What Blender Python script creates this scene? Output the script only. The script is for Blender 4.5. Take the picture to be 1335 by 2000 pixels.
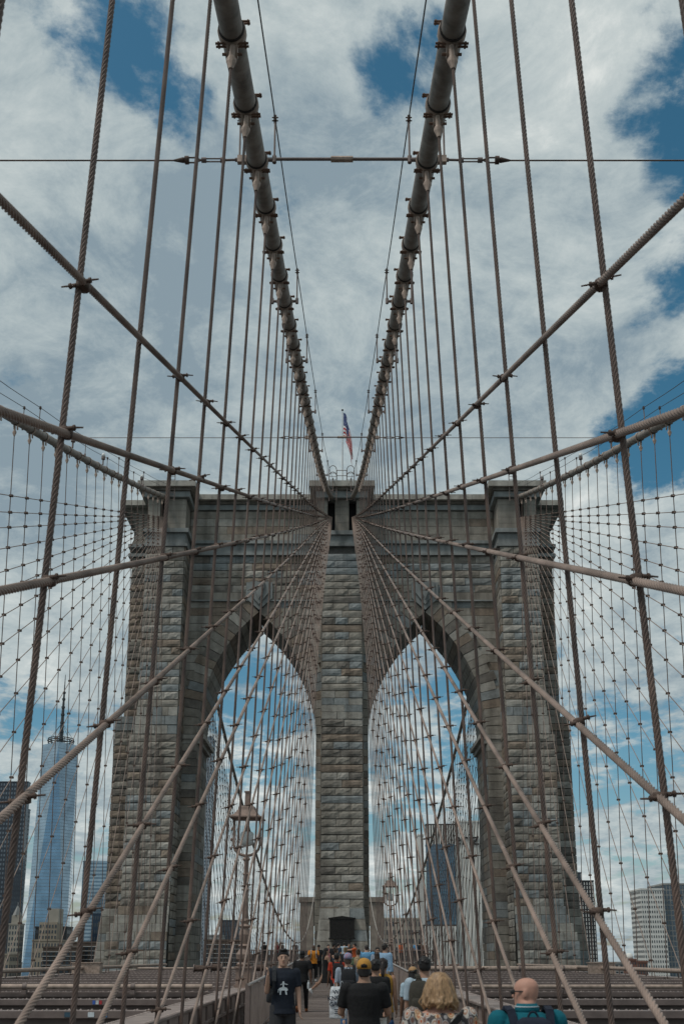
import bpy, math, random
import numpy as np
from mathutils import Vector, Matrix, Euler
for o in list(bpy.data.objects): bpy.data.objects.remove(o)
scene = bpy.context.scene
COL = scene.collection
R = random.Random(7)
PI = math.pi
# ------------------------------------------------------------------ camera
F, PY, HOR = 2000.0, 1360.0, 1870.0          # focal length, principal row, horizon row (photo pixels)
TH = math.atan((HOR - PY) / F)
cam = bpy.data.cameras.new('camera'); camo = bpy.data.objects.new('camera', cam); COL.objects.link(camo)
cam.sensor_fit = 'VERTICAL'; cam.sensor_height = 36; cam.lens = 36.0 * F / 2000
cam.shift_y = (PY - 1000) / 2000; cam.clip_start = 0.5; cam.clip_end = 20000
camo.location = (0, 0, 0); camo.rotation_euler = (PI / 2 + TH, 0, 0)
cam.dof.use_dof = True; cam.dof.focus_distance = 60; cam.dof.aperture_fstop = 3.5
scene.camera = camo
def zpx(y, Y): return Y * math.tan(TH + math.atan((PY - y) / F))
def dep(Y, Z): return Y * math.cos(TH) + Z * math.sin(TH)
def xpx(x, y, Y): return (x - 667.5) * dep(Y, zpx(y, Y)) / F
def pdir(x, y):
    v = Vector((x - 667.5, F * math.cos(TH) - (PY - y) * math.sin(TH), F * math.sin(TH) + (PY - y) * math.cos(TH)))
    return v.normalized()
# ------------------------------------------------------------------ world
SUN_EL, SUN_AZ = math.radians(58), math.radians(-125)   # azimuth measured from the view direction (+Y), negative = left
world = bpy.data.worlds.new('World'); scene.world = world; world.use_nodes = True
wn, wl = world.node_tree.nodes, world.node_tree.links; wn.clear()
def N(t, **k):
    n = wn.new(t)
    for a, b in k.items():
        if hasattr(n, a): setattr(n, a, b)
    return n
def mathn(op, a, b=None, clamp=False):
    n = wn.new('ShaderNodeMath'); n.operation = op; n.use_clamp = clamp
    for i, v in enumerate((a, b)):
        if v is None: continue
        if hasattr(v, 'links'): wl.new(v, n.inputs[i])
        else: n.inputs[i].default_value = v
    return n.outputs[0]
tc = N('ShaderNodeTexCoord'); D = tc.outputs['Generated']
sep = N('ShaderNodeSeparateXYZ'); wl.new(D, sep.inputs[0])
zz = mathn('ADD', mathn('MAXIMUM', sep.outputs[2], 0.0), 0.22)
cmb = N('ShaderNodeCombineXYZ'); wl.new(mathn('DIVIDE', sep.outputs[0], zz), cmb.inputs[0]); wl.new(mathn('DIVIDE', sep.outputs[1], zz), cmb.inputs[1])
cmb.inputs[2].default_value = 3.7
def noise(scale, detail, rough, dist=0.0):
    n = N('ShaderNodeTexNoise'); wl.new(cmb.outputs[0], n.inputs['Vector'])
    n.inputs['Scale'].default_value = scale; n.inputs['Detail'].default_value = detail
    n.inputs['Roughness'].default_value = rough; n.inputs['Distortion'].default_value = dist
    return n.outputs['Fac']
n_big, n_mid, n_fine = noise(1.5, 4, .5), noise(4.2, 12, .62, .35), noise(13, 10, .65, .2)
acc = mathn('ADD', mathn('MULTIPLY', n_big, .25), mathn('MULTIPLY', n_mid, 1.2))
acc = mathn('ADD', mathn('ADD', acc, -.455), mathn('MULTIPLY', n_fine, .62))
# where the photograph's sky opens up between the clouds, and where a bank is thick (pixel, radius in degrees, amount)
HOLES = [(95, 75, 3.2, .13), (215, 95, 3, .12), (330, 150, 2.6, .19), (300, 30, 1.8, .12), (385, 250, 2, .10), (735, 55, 3.0, .17), (800, 120, 2.6, .18), (960, 60, 2.8, .18),
         (1310, 240, 3.0, .2), (965, 390, 2.6, .15), (1120, 480, 1.8, .08), (1260, 410, 2.2, .07), (1300, 860, 3.6, .22), (1215, 870, 2.4, .18), (1130, 850, 1.6, .08),
         (30, 530, 1.2, .1), (470, 1430, 3.4, .16), (870, 1440, 3.4, .2), (90, 1390, 2.4, .14), (1200, 1500, 2.6, .10), (1120, 1240, 2, .05), (740, 1560, 2.4, .1), (560, 1560, 2.4, .1)]
BANKS = [(150, 330, 9, .10), (600, 300, 8, .10), (1050, 200, 7, .05), (300, 800, 9, .14), (900, 720, 9, .12), (1180, 1100, 5, .08), (100, 1150, 5, .1), (667, 1000, 9, .08), (1000, 600, 7, .06)]
for lst, sg in ((HOLES, -1), (BANKS, 1)):
    for (px, py, rad, amp) in lst:
        dt = N('ShaderNodeVectorMath', operation='DOT_PRODUCT'); wl.new(D, dt.inputs[0]); dt.inputs[1].default_value = pdir(px, py)
        mr = N('ShaderNodeMapRange', interpolation_type='SMOOTHSTEP'); wl.new(dt.outputs['Value'], mr.inputs[0])
        mr.inputs[1].default_value = math.cos(math.radians(rad * 1.4)); mr.inputs[2].default_value = math.cos(math.radians(rad * .1))
        mr.inputs[3].default_value = 0; mr.inputs[4].default_value = amp * sg * (1.05 if sg < 0 else 1.15)
        acc = mathn('ADD', acc, mr.outputs[0])
mask = N('ShaderNodeMapRange', interpolation_type='SMOOTHSTEP'); wl.new(acc, mask.inputs[0])
mask.inputs[1].default_value = .36; mask.inputs[2].default_value = .575; mask.inputs[4].default_value = 1.0
ccol = N('ShaderNodeValToRGB')
thick = mathn('ADD', mathn('ADD', mathn('MULTIPLY', noise(2.1, 7, .55), .50), -.13), mathn('ADD', mathn('MULTIPLY', noise(5.0, 12, .66, .5), .45), mathn('MULTIPLY', noise(13, 12, .72, .4), .30)))
wl.new(thick, ccol.inputs[0])
e = ccol.color_ramp.elements
e[0].position = .40; e[0].color = (.19, .25, .29, 1); e[1].position = .67; e[1].color = (.62, .64, .62, 1)
m_ = e.new(.50); m_.color = (.325, .38, .395, 1); m_ = e.new(.58); m_.color = (.43, .475, .475, 1)
sky = N('ShaderNodeTexSky', sky_type='NISHITA'); sky.sun_disc = False
sky.sun_elevation = SUN_EL; sky.sun_rotation = SUN_AZ; sky.air_density = 1.0; sky.dust_density = 1.2; sky.ozone_density = 1.6
bg1, bg2 = N('ShaderNodeBackground'), N('ShaderNodeBackground')
hs = N('ShaderNodeHueSaturation'); hs.inputs['Hue'].default_value = .472; hs.inputs['Saturation'].default_value = 1.28
wl.new(sky.outputs[0], hs.inputs['Color']); wl.new(hs.outputs[0], bg1.inputs[0]); bg1.inputs[1].default_value = .066
wl.new(ccol.outputs[0], bg2.inputs[0]); bg2.inputs[1].default_value = 1.0
mx = N('ShaderNodeMixShader'); wl.new(mask.outputs[0], mx.inputs[0]); wl.new(bg1.outputs[0], mx.inputs[1]); wl.new(bg2.outputs[0], mx.inputs[2])
wo = N('ShaderNodeOutputWorld'); wl.new(mx.outputs[0], wo.inputs[0])
world.cycles.sampling_method = 'MANUAL'; world.cycles.sample_map_resolution = 512
# ------------------------------------------------------------------ sun, exposure
sl = bpy.data.lights.new('sun', 'SUN'); so = bpy.data.objects.new('sun', sl); COL.objects.link(so)
sl.energy = 1.3; sl.angle = math.radians(14); sl.color = (1, .95, .88)
sd = Vector((math.sin(SUN_AZ) * math.cos(SUN_EL), math.cos(SUN_AZ) * math.cos(SUN_EL), math.sin(SUN_EL)))
so.rotation_euler = sd.to_track_quat('Z', 'Y').to_euler(); so.location = sd * 60
vs = scene.view_settings; vs.view_transform = 'Standard'; vs.look = 'None'; vs.exposure = .36; vs.gamma = 1
scene.cycles.max_bounces = 5; scene.cycles.diffuse_bounces = 3; scene.cycles.glossy_bounces = 3; scene.cycles.transparent_max_bounces = 6
# ------------------------------------------------------------------ materials
MATS = {}
def mat(name, col, rough=.7, metal=0.0, vary=.25, scale=3.0, bump=0.0, bscale=20.0, col2=None, spec=.4, detail=6, stretch=None, c1=None, stain=0.0):
    if name in MATS: return MATS[name]
    m = bpy.data.materials.new(name); m.use_nodes = True; nt = m.node_tree; b = nt.nodes['Principled BSDF']
    b.inputs['Roughness'].default_value = rough; b.inputs['Metallic'].default_value = metal; b.inputs['Specular IOR Level'].default_value = spec
    g = nt.nodes.new('ShaderNodeNewGeometry'); src = g.outputs['Position']
    if stretch:
        mp = nt.nodes.new('ShaderNodeMapping'); mp.inputs['Scale'].default_value = stretch; nt.links.new(src, mp.inputs[0]); src = mp.outputs[0]
    n = nt.nodes.new('ShaderNodeTexNoise'); n.inputs['Scale'].default_value = scale; n.inputs['Detail'].default_value = detail; n.inputs['Roughness'].default_value = .62
    nt.links.new(src, n.inputs['Vector'])
    r = nt.nodes.new('ShaderNodeValToRGB'); nt.links.new(n.outputs['Fac'], r.inputs[0])
    c2 = col2 or tuple(c * (1 - vary) for c in col)
    c1 = c1 or tuple(min(1, c * (1 + vary * .7)) for c in col)
    r.color_ramp.elements[0].position = .32; r.color_ramp.elements[0].color = (*c2, 1)
    r.color_ramp.elements[1].position = .68; r.color_ramp.elements[1].color = (*c1, 1)
    nt.links.new(r.outputs[0], b.inputs['Base Color'])
    if stain:
        mp2 = nt.nodes.new('ShaderNodeMapping'); mp2.inputs['Scale'].default_value = (1.1, 1.1, .07); nt.links.new(g.outputs['Position'], mp2.inputs[0])
        n3 = nt.nodes.new('ShaderNodeTexNoise'); n3.inputs['Scale'].default_value = 1.0; n3.inputs['Detail'].default_value = 7; nt.links.new(mp2.outputs[0], n3.inputs['Vector'])
        r3 = nt.nodes.new('ShaderNodeValToRGB'); nt.links.new(n3.outputs['Fac'], r3.inputs[0]); r3.color_ramp.elements[0].position = .36; r3.color_ramp.elements[0].color = (.62, .59, .56, 1); r3.color_ramp.elements[1].position = .56; r3.color_ramp.elements[1].color = (1.05, 1.03, 1.0, 1)
        mm = nt.nodes.new('ShaderNodeMix'); mm.data_type = 'RGBA'; mm.blend_type = 'MULTIPLY'; mm.inputs[0].default_value = stain
        nt.links.new(r.outputs[0], mm.inputs[6]); nt.links.new(r3.outputs[0], mm.inputs[7]); nt.links.new(mm.outputs[2], b.inputs['Base Color'])
    if bump:
        n2 = nt.nodes.new('ShaderNodeTexNoise'); n2.inputs['Scale'].default_value = bscale; n2.inputs['Detail'].default_value = 5
        nt.links.new(g.outputs['Position'], n2.inputs['Vector'])
        bp = nt.nodes.new('ShaderNodeBump'); bp.inputs['Strength'].default_value = bump; bp.inputs['Distance'].default_value = .08
        nt.links.new(n2.outputs['Fac'], bp.inputs['Height']); nt.links.new(bp.outputs[0], b.inputs['Normal'])
    MATS[name] = m
    return m
rope_m = mat('rope_paint', (.165, .112, .09), .62, vary=.45, scale=1.6, col2=(.075, .056, .05), detail=9)
stay_m = mat('stay_paint', (.285, .212, .175), .6, vary=.42, scale=1.3, detail=9)
cable_m = mat('cable_wrap', (.29, .25, .215), .65, vary=.4, scale=2.6, bump=.15, bscale=14)
tan_m = mat('tan_casting', (.42, .32, .26), .6, vary=.35, scale=6)
rust_m = mat('rusty_iron', (.105, .07, .055), .8, vary=.4, scale=9)
dark_m = mat('near_black', (.02, .02, .021), .7)  # plain near-black; also paints the shade in the tower's openings
wire_m = mat('dark_wire', (.06, .052, .05), .6)
steel_m = mat('bridge_steel', (.205, .158, .142), .58, vary=.28, scale=1.6)
chord_m = mat('chord_steel', (.30, .24, .215), .55, vary=.3, scale=2.2)
rivet_m = mat('rivet_worn', (.40, .33, .30), .5, vary=.3, scale=5)
deckd_m = mat('road_asphalt', (.045, .045, .046), .85)
plank_m = mat('walkway_board', (.20, .165, .145), .8, vary=.38, scale=1.4, stretch=(.4, 5, 1))
STONE = [mat('granite_grey', (.305, .285, .25), .85, vary=.26, scale=1.7, bump=.35, bscale=5, stain=.8),
         mat('granite_pale', (.40, .385, .35), .85, vary=.22, scale=1.9, bump=.35, bscale=5, stain=.8),
         mat('granite_blue', (.27, .295, .30), .85, vary=.26, scale=1.7, bump=.35, bscale=5, stain=.8),
         mat('granite_brown', (.275, .225, .18), .85, vary=.3, scale=1.9, bump=.35, bscale=5, stain=.8),
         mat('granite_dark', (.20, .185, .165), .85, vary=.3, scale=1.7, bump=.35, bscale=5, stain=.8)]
SM = dict(grey=0, pale=1, blue=2, brown=3, dark=4)
mortar_m = mat('mortar', (.115, .11, .10), .9)
ashlar_m = mat('ashlar_smooth', (.29, .272, .24), .8, stain=.9, vary=.3, scale=.8, bump=.15, bscale=6, stretch=(1, 1, .35))
bluestone_m = mat('bluestone_band', (.27, .285, .278), .8, vary=.38, scale=.9, stretch=(1, 1, .4))
plaque_m = mat('bronze_plaque', (.018, .016, .015), .55, metal=.3, bump=.6, bscale=14)
water_m = mat('river_water', (.02, .035, .04), .12, vary=.2, scale=.05, bump=.4, bscale=.25)
land_m = mat('city_ground', (.09, .09, .085), .9, scale=.02)
# ------------------------------------------------------------------ mesh builder
class MB:
    def __init__(s): s.v = []; s.f = []; s.m = []; s.mi = 0; s.sm = []
    def add(s, vs, fs, smooth=False):
        b = len(s.v); s.v.extend(tuple(map(float, p)) for p in vs)
        for q in fs: s.f.append(tuple(b + i for i in q)); s.m.append(s.mi); s.sm.append(smooth)
    def box(s, c, d, rot=None, taper=1.0):
        h = [x / 2 for x in d]; P = []
        for sz in (-1, 1):
            k = taper if sz > 0 else 1.0
            for sx, sy in ((-1, -1), (1, -1), (1, 1), (-1, 1)): P.append(Vector((sx * h[0] * k, sy * h[1] * k, sz * h[2])))
        if rot is not None: P = [rot @ p for p in P]
        c = Vector(c)
        s.add([p + c for p in P], [(3, 2, 1, 0), (4, 5, 6, 7), (0, 1, 5, 4), (1, 2, 6, 5), (2, 3, 7, 6), (3, 0, 4, 7)])
    def box2(s, a, b): s.box([(a[i] + b[i]) / 2 for i in range(3)], [abs(b[i] - a[i]) for i in range(3)])
    def cyl(s, p0, p1, r0, r1=None, n=8, caps=True, smooth=True):
        r1 = r0 if r1 is None else r1
        p0, p1 = Vector(p0), Vector(p1); ax = (p1 - p0).normalized()
        u = ax.orthogonal().normalized(); w = ax.cross(u)
        P = []
        for p, r in ((p0, r0), (p1, r1)):
            for i in range(n):
                a = 2 * PI * i / n; P.append(p + u * (r * math.cos(a)) + w * (r * math.sin(a)))
        s.add(P, [(i, (i + 1) % n, n + (i + 1) % n, n + i) for i in range(n)], smooth)
        if caps: s.add(P, [tuple(range(n - 1, -1, -1)), tuple(range(n, 2 * n))])
    def loft(s, rings, n=12, smooth=True, mtx=None, power=2.0):
        """rings: (z, rx, ry, xoff, yoff), closed at both ends"""
        P = []
        for (z, rx, ry, xo, yo) in rings:
            for i in range(n):
                a = 2 * PI * i / n; c, q = math.cos(a), math.sin(a)
                if power != 2.0:
                    c = math.copysign(abs(c) ** (2 / power), c); q = math.copysign(abs(q) ** (2 / power), q)
                P.append(Vector((xo + rx * c, yo + ry * q, z)))
        if mtx is not None: P = [mtx @ p for p in P]
        k = len(rings)
        s.add(P, [(j * n + i, j * n + (i + 1) % n, (j + 1) * n + (i + 1) % n, (j + 1) * n + i) for j in range(k - 1) for i in range(n)]
              + [tuple(range(n - 1, -1, -1)), tuple(range((k - 1) * n, k * n))], smooth)
    def lathe(s, prof, c=(0, 0, 0), n=12, smooth=False):
        s.loft([(z, r, r, 0, 0) for z, r in prof], n, smooth, Matrix.Translation(Vector(c)))
    def ell(s, c, r, n=10, rot=None, smooth=True):
        k = max(5, n // 2 + 1); rings = []
        for j in range(k):
            t = -PI / 2 + PI * (j + .04) / (k - 1 + .08); rings.append((r[2] * math.sin(t), r[0] * math.cos(t), r[1] * math.cos(t), 0, 0))
        M = Matrix.Translation(Vector(c)) @ (rot.to_4x4() if rot is not None else Matrix())
        s.loft(rings, n, smooth, M)
    def mesh(s, name, mats):
        me = bpy.data.meshes.new(name); me.from_pydata(s.v, [], s.f)
        for m in (mats if isinstance(mats, (list, tuple)) else [mats]): me.materials.append(m)
        me.polygons.foreach_set('material_index', s.m); me.polygons.foreach_set('use_smooth', s.sm); me.update()
        return me
    def build(s, name, mats, parent=None): return obj(name, s.mesh(name, mats), parent)
def obj(name, me, parent=None, mtx=None):
    o = bpy.data.objects.new(name, me); COL.objects.link(o)
    if parent is not None: o.parent = parent
    if mtx is not None: o.matrix_local = mtx
    return o
def empty(name, loc=(0, 0, 0), rz=0, sc=1):
    o = bpy.data.objects.new(name, None); COL.objects.link(o); o.location = loc; o.rotation_euler = (0, 0, rz); o.scale = (sc,) * 3
    o.empty_display_size = .2
    return o
def tag(o, label=None, cat=None, group=None, kind=None):
    if label: o['label'] = label
    if cat: o['category'] = cat
    if group: o['group'] = group
    if kind: o['kind'] = kind
    return o
_u = 'zeroth first second third fourth fifth sixth seventh eighth ninth tenth eleventh twelfth thirteenth fourteenth fifteenth sixteenth seventeenth eighteenth nineteenth'.split()
_t = {2: 'twenty', 3: 'thirty', 4: 'forty', 5: 'fifty', 6: 'sixty', 7: 'seventy'}
def ordn(i):
    if i < 20: return _u[i]
    a, b = divmod(i, 10)
    return (_t[a][:-1] + 'ieth') if b == 0 else _t[a] + '-' + _u[b]
def tube_np(P, r, n=8, lobes=0, lay=.38, amp=.24, twist_until=None):
    """swept tube along P (k,3); lobed cross-section turning along the path = laid wire rope"""
    P = np.asarray(P, float); k = len(P)
    T = np.gradient(P, axis=0); T /= np.linalg.norm(T, axis=1)[:, None]
    ref = np.array([0, 1, 0.]) if abs(T[0][2]) > .8 else np.array([0, 0, 1.])
    U = np.cross(T, ref); U /= np.linalg.norm(U, axis=1)[:, None]; W = np.cross(T, U)
    s = np.r_[0, np.cumsum(np.linalg.norm(np.diff(P, axis=0), axis=1))]
    a = 2 * PI * np.arange(n) / n
    if lobes:
        rr = r * (1 - amp + amp * 1.35 * np.abs(np.cos(lobes / 2 * a)) ** .75)
        ang = a[None, :] + (s * 2 * PI / lay)[:, None]
        rr = np.broadcast_to(rr, ang.shape)
    else:
        ang = np.broadcast_to(a, (k, n)); rr = np.full((k, n), r)
    V = P[:, None] + rr[..., None] * (np.cos(ang)[..., None] * U[:, None] + np.sin(ang)[..., None] * W[:, None])
    j = np.arange(k - 1)[:, None] * n; i = np.arange(n)[None, :]; i2 = (i + 1) % n
    Fq = np.stack([j + i, j + i2, j + n + i2, j + n + i], -1).reshape(-1, 4)
    return V.reshape(-1, 3), Fq
def np_mesh(name, V, Fq, mats, smooth=True):
    me = bpy.data.meshes.new(name); nf = len(Fq)
    me.vertices.add(len(V)); me.vertices.foreach_set('co', np.asarray(V, np.float32).ravel())
    me.loops.add(nf * 4); me.loops.foreach_set('vertex_index', np.asarray(Fq, np.int32).ravel())
    me.polygons.add(nf); me.polygons.foreach_set('loop_start', np.arange(0, nf * 4, 4, dtype=np.int32))
    me.polygons.foreach_set('use_smooth', np.full(nf, smooth)); me.update(calc_edges=True)
    for m in (mats if isinstance(mats, (list, tuple)) else [mats]): me.materials.append(m)
    return me
def join_np(lst):
    Vs, Fs, b = [], [], 0
    for V, q in lst: Vs.append(V); Fs.append(q + b); b += len(V)
    return np.concatenate(Vs), np.concatenate(Fs)
# ================================================================== SETTING
WZ0, WG = -1.95, .017                      # walkway height under the camera and its upward grade
def wz(Y): return WZ0 + WG * Y
b = MB(); b.box2((-6000, -3000, -43), (6000, 9000, -42)); tag(b.build('river', water_m), kind='structure')
b = MB(); b.box2((-6000, 640, -42.5), (6000, 9000, -38)); tag(b.build('city_ground', land_m), kind='structure')
b = MB()
for s in (-1, 1): b.box2((s * 3.0, -12, -7.2), (s * 16.6, 620, -6.4))
tag(b.build('roadway', deckd_m), kind='structure')
# ------------------------------------------------------------------ the granite tower
YB, YW, YR, YBR = 96.0, 99.2, 106.4, 109.6
TOPZ = zpx(938, 95.0)
zB = lambda y: zpx(y, YB)
zW = lambda y: zpx(y, YW)
tower = empty('bridge_tower', (0, 102.8, -42))
tag(tower, 'tall granite bridge tower with two pointed arches and stepped cornice', 'tower')
TI = Matrix.Translation((0, -102.8, 42))
def tpart(mb, name, mats):
    o = mb.build(name, mats, tower); o.matrix_local = TI
    return o
core = MB()
ZL = -42.0
PIN, POUT, POUT2 = 15.8, 19.65, 20.35        # buttress faces of the outer piers
AIN, AOUT = 2.6, 14.3                        # arch opening
AM, AH = (AIN + AOUT) / 2, (AOUT - AIN) / 2
ZS, ZA = zW(1435), zW(1196)
AR = (AH ** 2 + (ZA - ZS) ** 2) / (2 * AH)
zSTEP0, zSTEP1 = zB(1434), zB(1408)
zneck0, zneck1 = zB(1036), zB(974)
core.box2((-1.9, YB + .12, ZL), (1.9, YBR - .1, zneck0)); core.box2((-AIN + .06, YW + .12, ZL), (AIN - .06, YR - .1, TOPZ - .6))
core.box2((-.72, YB + .3, zneck0), (.72, YBR - .3, zneck1))
for s in (-1, 1):
    core.box2((s * (AOUT + .06), YW + .12, ZL), (s * 19.3, YR - .1, TOPZ - .6))
    core.box2((s * (PIN + .08), YB + .12, ZL), (s * (POUT - .06), YBR - .1, zB(1030)))
    core.box2((s * (PIN + .08), YB + .08, ZL), (s * (POUT2 - .06), YBR - .1, zSTEP0 - .3))
    core.box2((s * (PIN + .08), YB + .15, zB(1030)), (s * 17.6, YBR - .1, zneck1))
    core.box2((s * 18.45, YB + .15, zB(1030)), (s * (POUT - .02), YBR - .1, zneck1))
    core.box2((s * 19, 100.55, ZL), (s * 21.93, 105.1, zpx(985, 100))); core.box2((s * 19, 100.4, ZL), (s * 22.72, 105.2, zpx(1402, 100.3))); core.box2((s * 19, 100.2, ZL), (s * 22.78, 105.3, zpx(1775, 100.3) - .3)); core.box2((s * 19, 99.9, ZL), (s * 23.2, 105.5, zpx(1800, 100)))
    # spandrel web above the arch ring
    for hs in (-1, 1):
        ph1 = math.asin((ZA - ZS) / AR); prev = None; K = 14
        for k in range(K + 1):
            ph = ph1 * k / K; x = s * AM + hs * ((AH - AR) + (AR + .35) * math.cos(ph)); z = ZS + (AR + .35) * math.sin(ph)
            if hs * (x - s * AM) < 0: x = s * AM
            if prev:
                x0, z0 = prev; zt = TOPZ - .6
                for yy, fl in ((YW + .12, 1), (YR - .1, 0)):
                    core.add([(x0, yy, z0), (x, yy, z), (x, yy, zt), (x0, yy, zt)], [(0, 1, 2, 3)])
            prev = (x, z)
tpart(core, 'masonry_core', mortar_m)
# --- stone units
def rustic(seed):
    r = random.Random(seed); nx, nz = 6, 4; V = []; Fq = []
    ph = [r.uniform(0, 6.28) for _ in range(4)]; lip = r.uniform(-.5, .5)
    for j in range(nz):
        for i in range(nx):
            ed = i in (0, nx - 1) or j in (0, nz - 1); u, v = i / (nx - 1), j / (nz - 1)
            cx = -.5 + u + (0 if ed else r.uniform(-.05, .05)); cz = -.5 + v + (0 if ed else r.uniform(-.08, .08))
            sw = .18 * math.sin(4 * u + ph[0]) * math.sin(3 * v + ph[1]) + .12 * math.sin(9 * u + ph[2])
            V.append((cx, -.5 - (r.uniform(0, .1) if ed else .26 + .16 * lip * (v - .5) + .5 * sw + r.uniform(-.1, .1)), cz))
    for j in range(nz - 1):
        for i in range(nx - 1): a = j * nx + i; Fq.append((a, a + 1, a + 1 + nx, a + nx))
    per = [i for i in range(nx)] + [nx - 1 + nx * j for j in range(1, nz)] + [nx * (nz - 1) + i for i in range(nx - 2, -1, -1)] + [nx * j for j in range(nz - 2, 0, -1)]
    base = len(V)
    for p in per: V.append((V[p][0], 0, V[p][2]))
    k = len(per)
    for i in range(k): Fq.append((per[(i + 1) % k], per[i], base + i, base + (i + 1) % k))
    return V, Fq
def plain(seed):
    r = random.Random(seed); q = .5; g = .47; d = [-.8 + r.uniform(-.12, .12) for _ in range(4)]
    V = [(-q, 0, -q), (q, 0, -q), (q, 0, q), (-q, 0, q), (-q, -.62, -q), (q, -.62, -q), (q, -.62, q), (-q, -.62, q),
         (-g, d[0], -g), (g, d[1], -g), (g, d[2], g), (-g, d[3], g)]
    Fq = [(8, 9, 10, 11)]
    for i in range(4):
        j = (i + 1) % 4; Fq += [(4 + i, 4 + j, 8 + j, 8 + i), (i, j, 4 + j, 4 + i)]
    return V, Fq
UNITS = {'r': [rustic(i) for i in range(8)], 'p': [plain(i) for i in range(3)]}
UMESH = {}
def umesh(kind, var, st):
    if (kind, var, st) not in UMESH:
        V, Fq = UNITS[kind][var]; me = bpy.data.meshes.new('block'); me.from_pydata(V, [], Fq); me.materials.append(STONE[st]); me.update()
        UMESH[(kind, var, st)] = me
    return UMESH[(kind, var, st)]
BLK = []
def pick(weights):
    return R.choices(range(5), weights)[0]
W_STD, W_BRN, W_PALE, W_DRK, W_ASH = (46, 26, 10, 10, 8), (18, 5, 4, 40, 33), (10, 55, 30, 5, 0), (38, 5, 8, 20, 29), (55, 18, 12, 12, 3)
def courses(p0, p1, z0, z1, rz, h, splits, kind='r', depth=.24, wts=W_STD, joint=.045, taper=None, runs=True):
    """rows of blocks over a vertical face from p0 to p1 (x, y); splits = list of block counts cycled row by row"""
    n = max(1, round((z1 - z0) / h)); hh = (z1 - z0) / n; last = pick(wts)
    for j in range(n):
        zc = z0 + (j + .5) * hh
        a, c = Vector(p0), Vector(p1)
        if taper:
            f = (zc - z0) / (z1 - z0); a = a.lerp(Vector(taper[0]), f); c = c.lerp(Vector(taper[1]), f)
        k = splits[j % len(splits)]; cuts = [0] + sorted((i + R.uniform(-.16, .16)) / k for i in range(1, k)) + [1]
        for i in range(k):
            f0, f1 = cuts[i], cuts[i + 1]; m = a.lerp(c, (f0 + f1) / 2); w = (c - a).length * (f1 - f0)
            st = pick(wts) if R.random() < .8 else last
            last = st
            BLK.append((m.x, m.y, zc, w - (.03 if kind == 'r' else .02), hh - (.075 if kind == 'r' else .035), depth * R.uniform(.75, 1.25), rz, kind, R.randrange(len(UNITS[kind])), st))
HC = .74
# centre pier
courses((-1.97, YB), (1.97, YB), zB(1772), zB(1405), 0, HC, [3, 1, 3, 2], wts=(52, 8, 6, 12, 22))
courses((-1.97, YB), (1.97, YB), zB(1405), zB(1350), 0, HC, [3, 2, 3], 'p', .2, W_PALE)
courses((-1.97, YB), (1.97, YB), zB(1350), zB(1082), 0, HC, [1, 3, 2, 3], wts=(36, 16, 26, 14, 8))
courses((-2.0, YB - .05), (2.0, YB - .05), zB(1778), zB(1771), 0, .5, [2], 'p', .2, W_PALE)
for s in (-1, 1):
    rz = PI / 2 * s
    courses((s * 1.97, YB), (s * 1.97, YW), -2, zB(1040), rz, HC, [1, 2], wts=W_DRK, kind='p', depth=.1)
    courses((s * 1.98, YW), (s * AIN, YW), -2, ZS, 0, HC, [1], 'p', .12, W_DRK)
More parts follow.
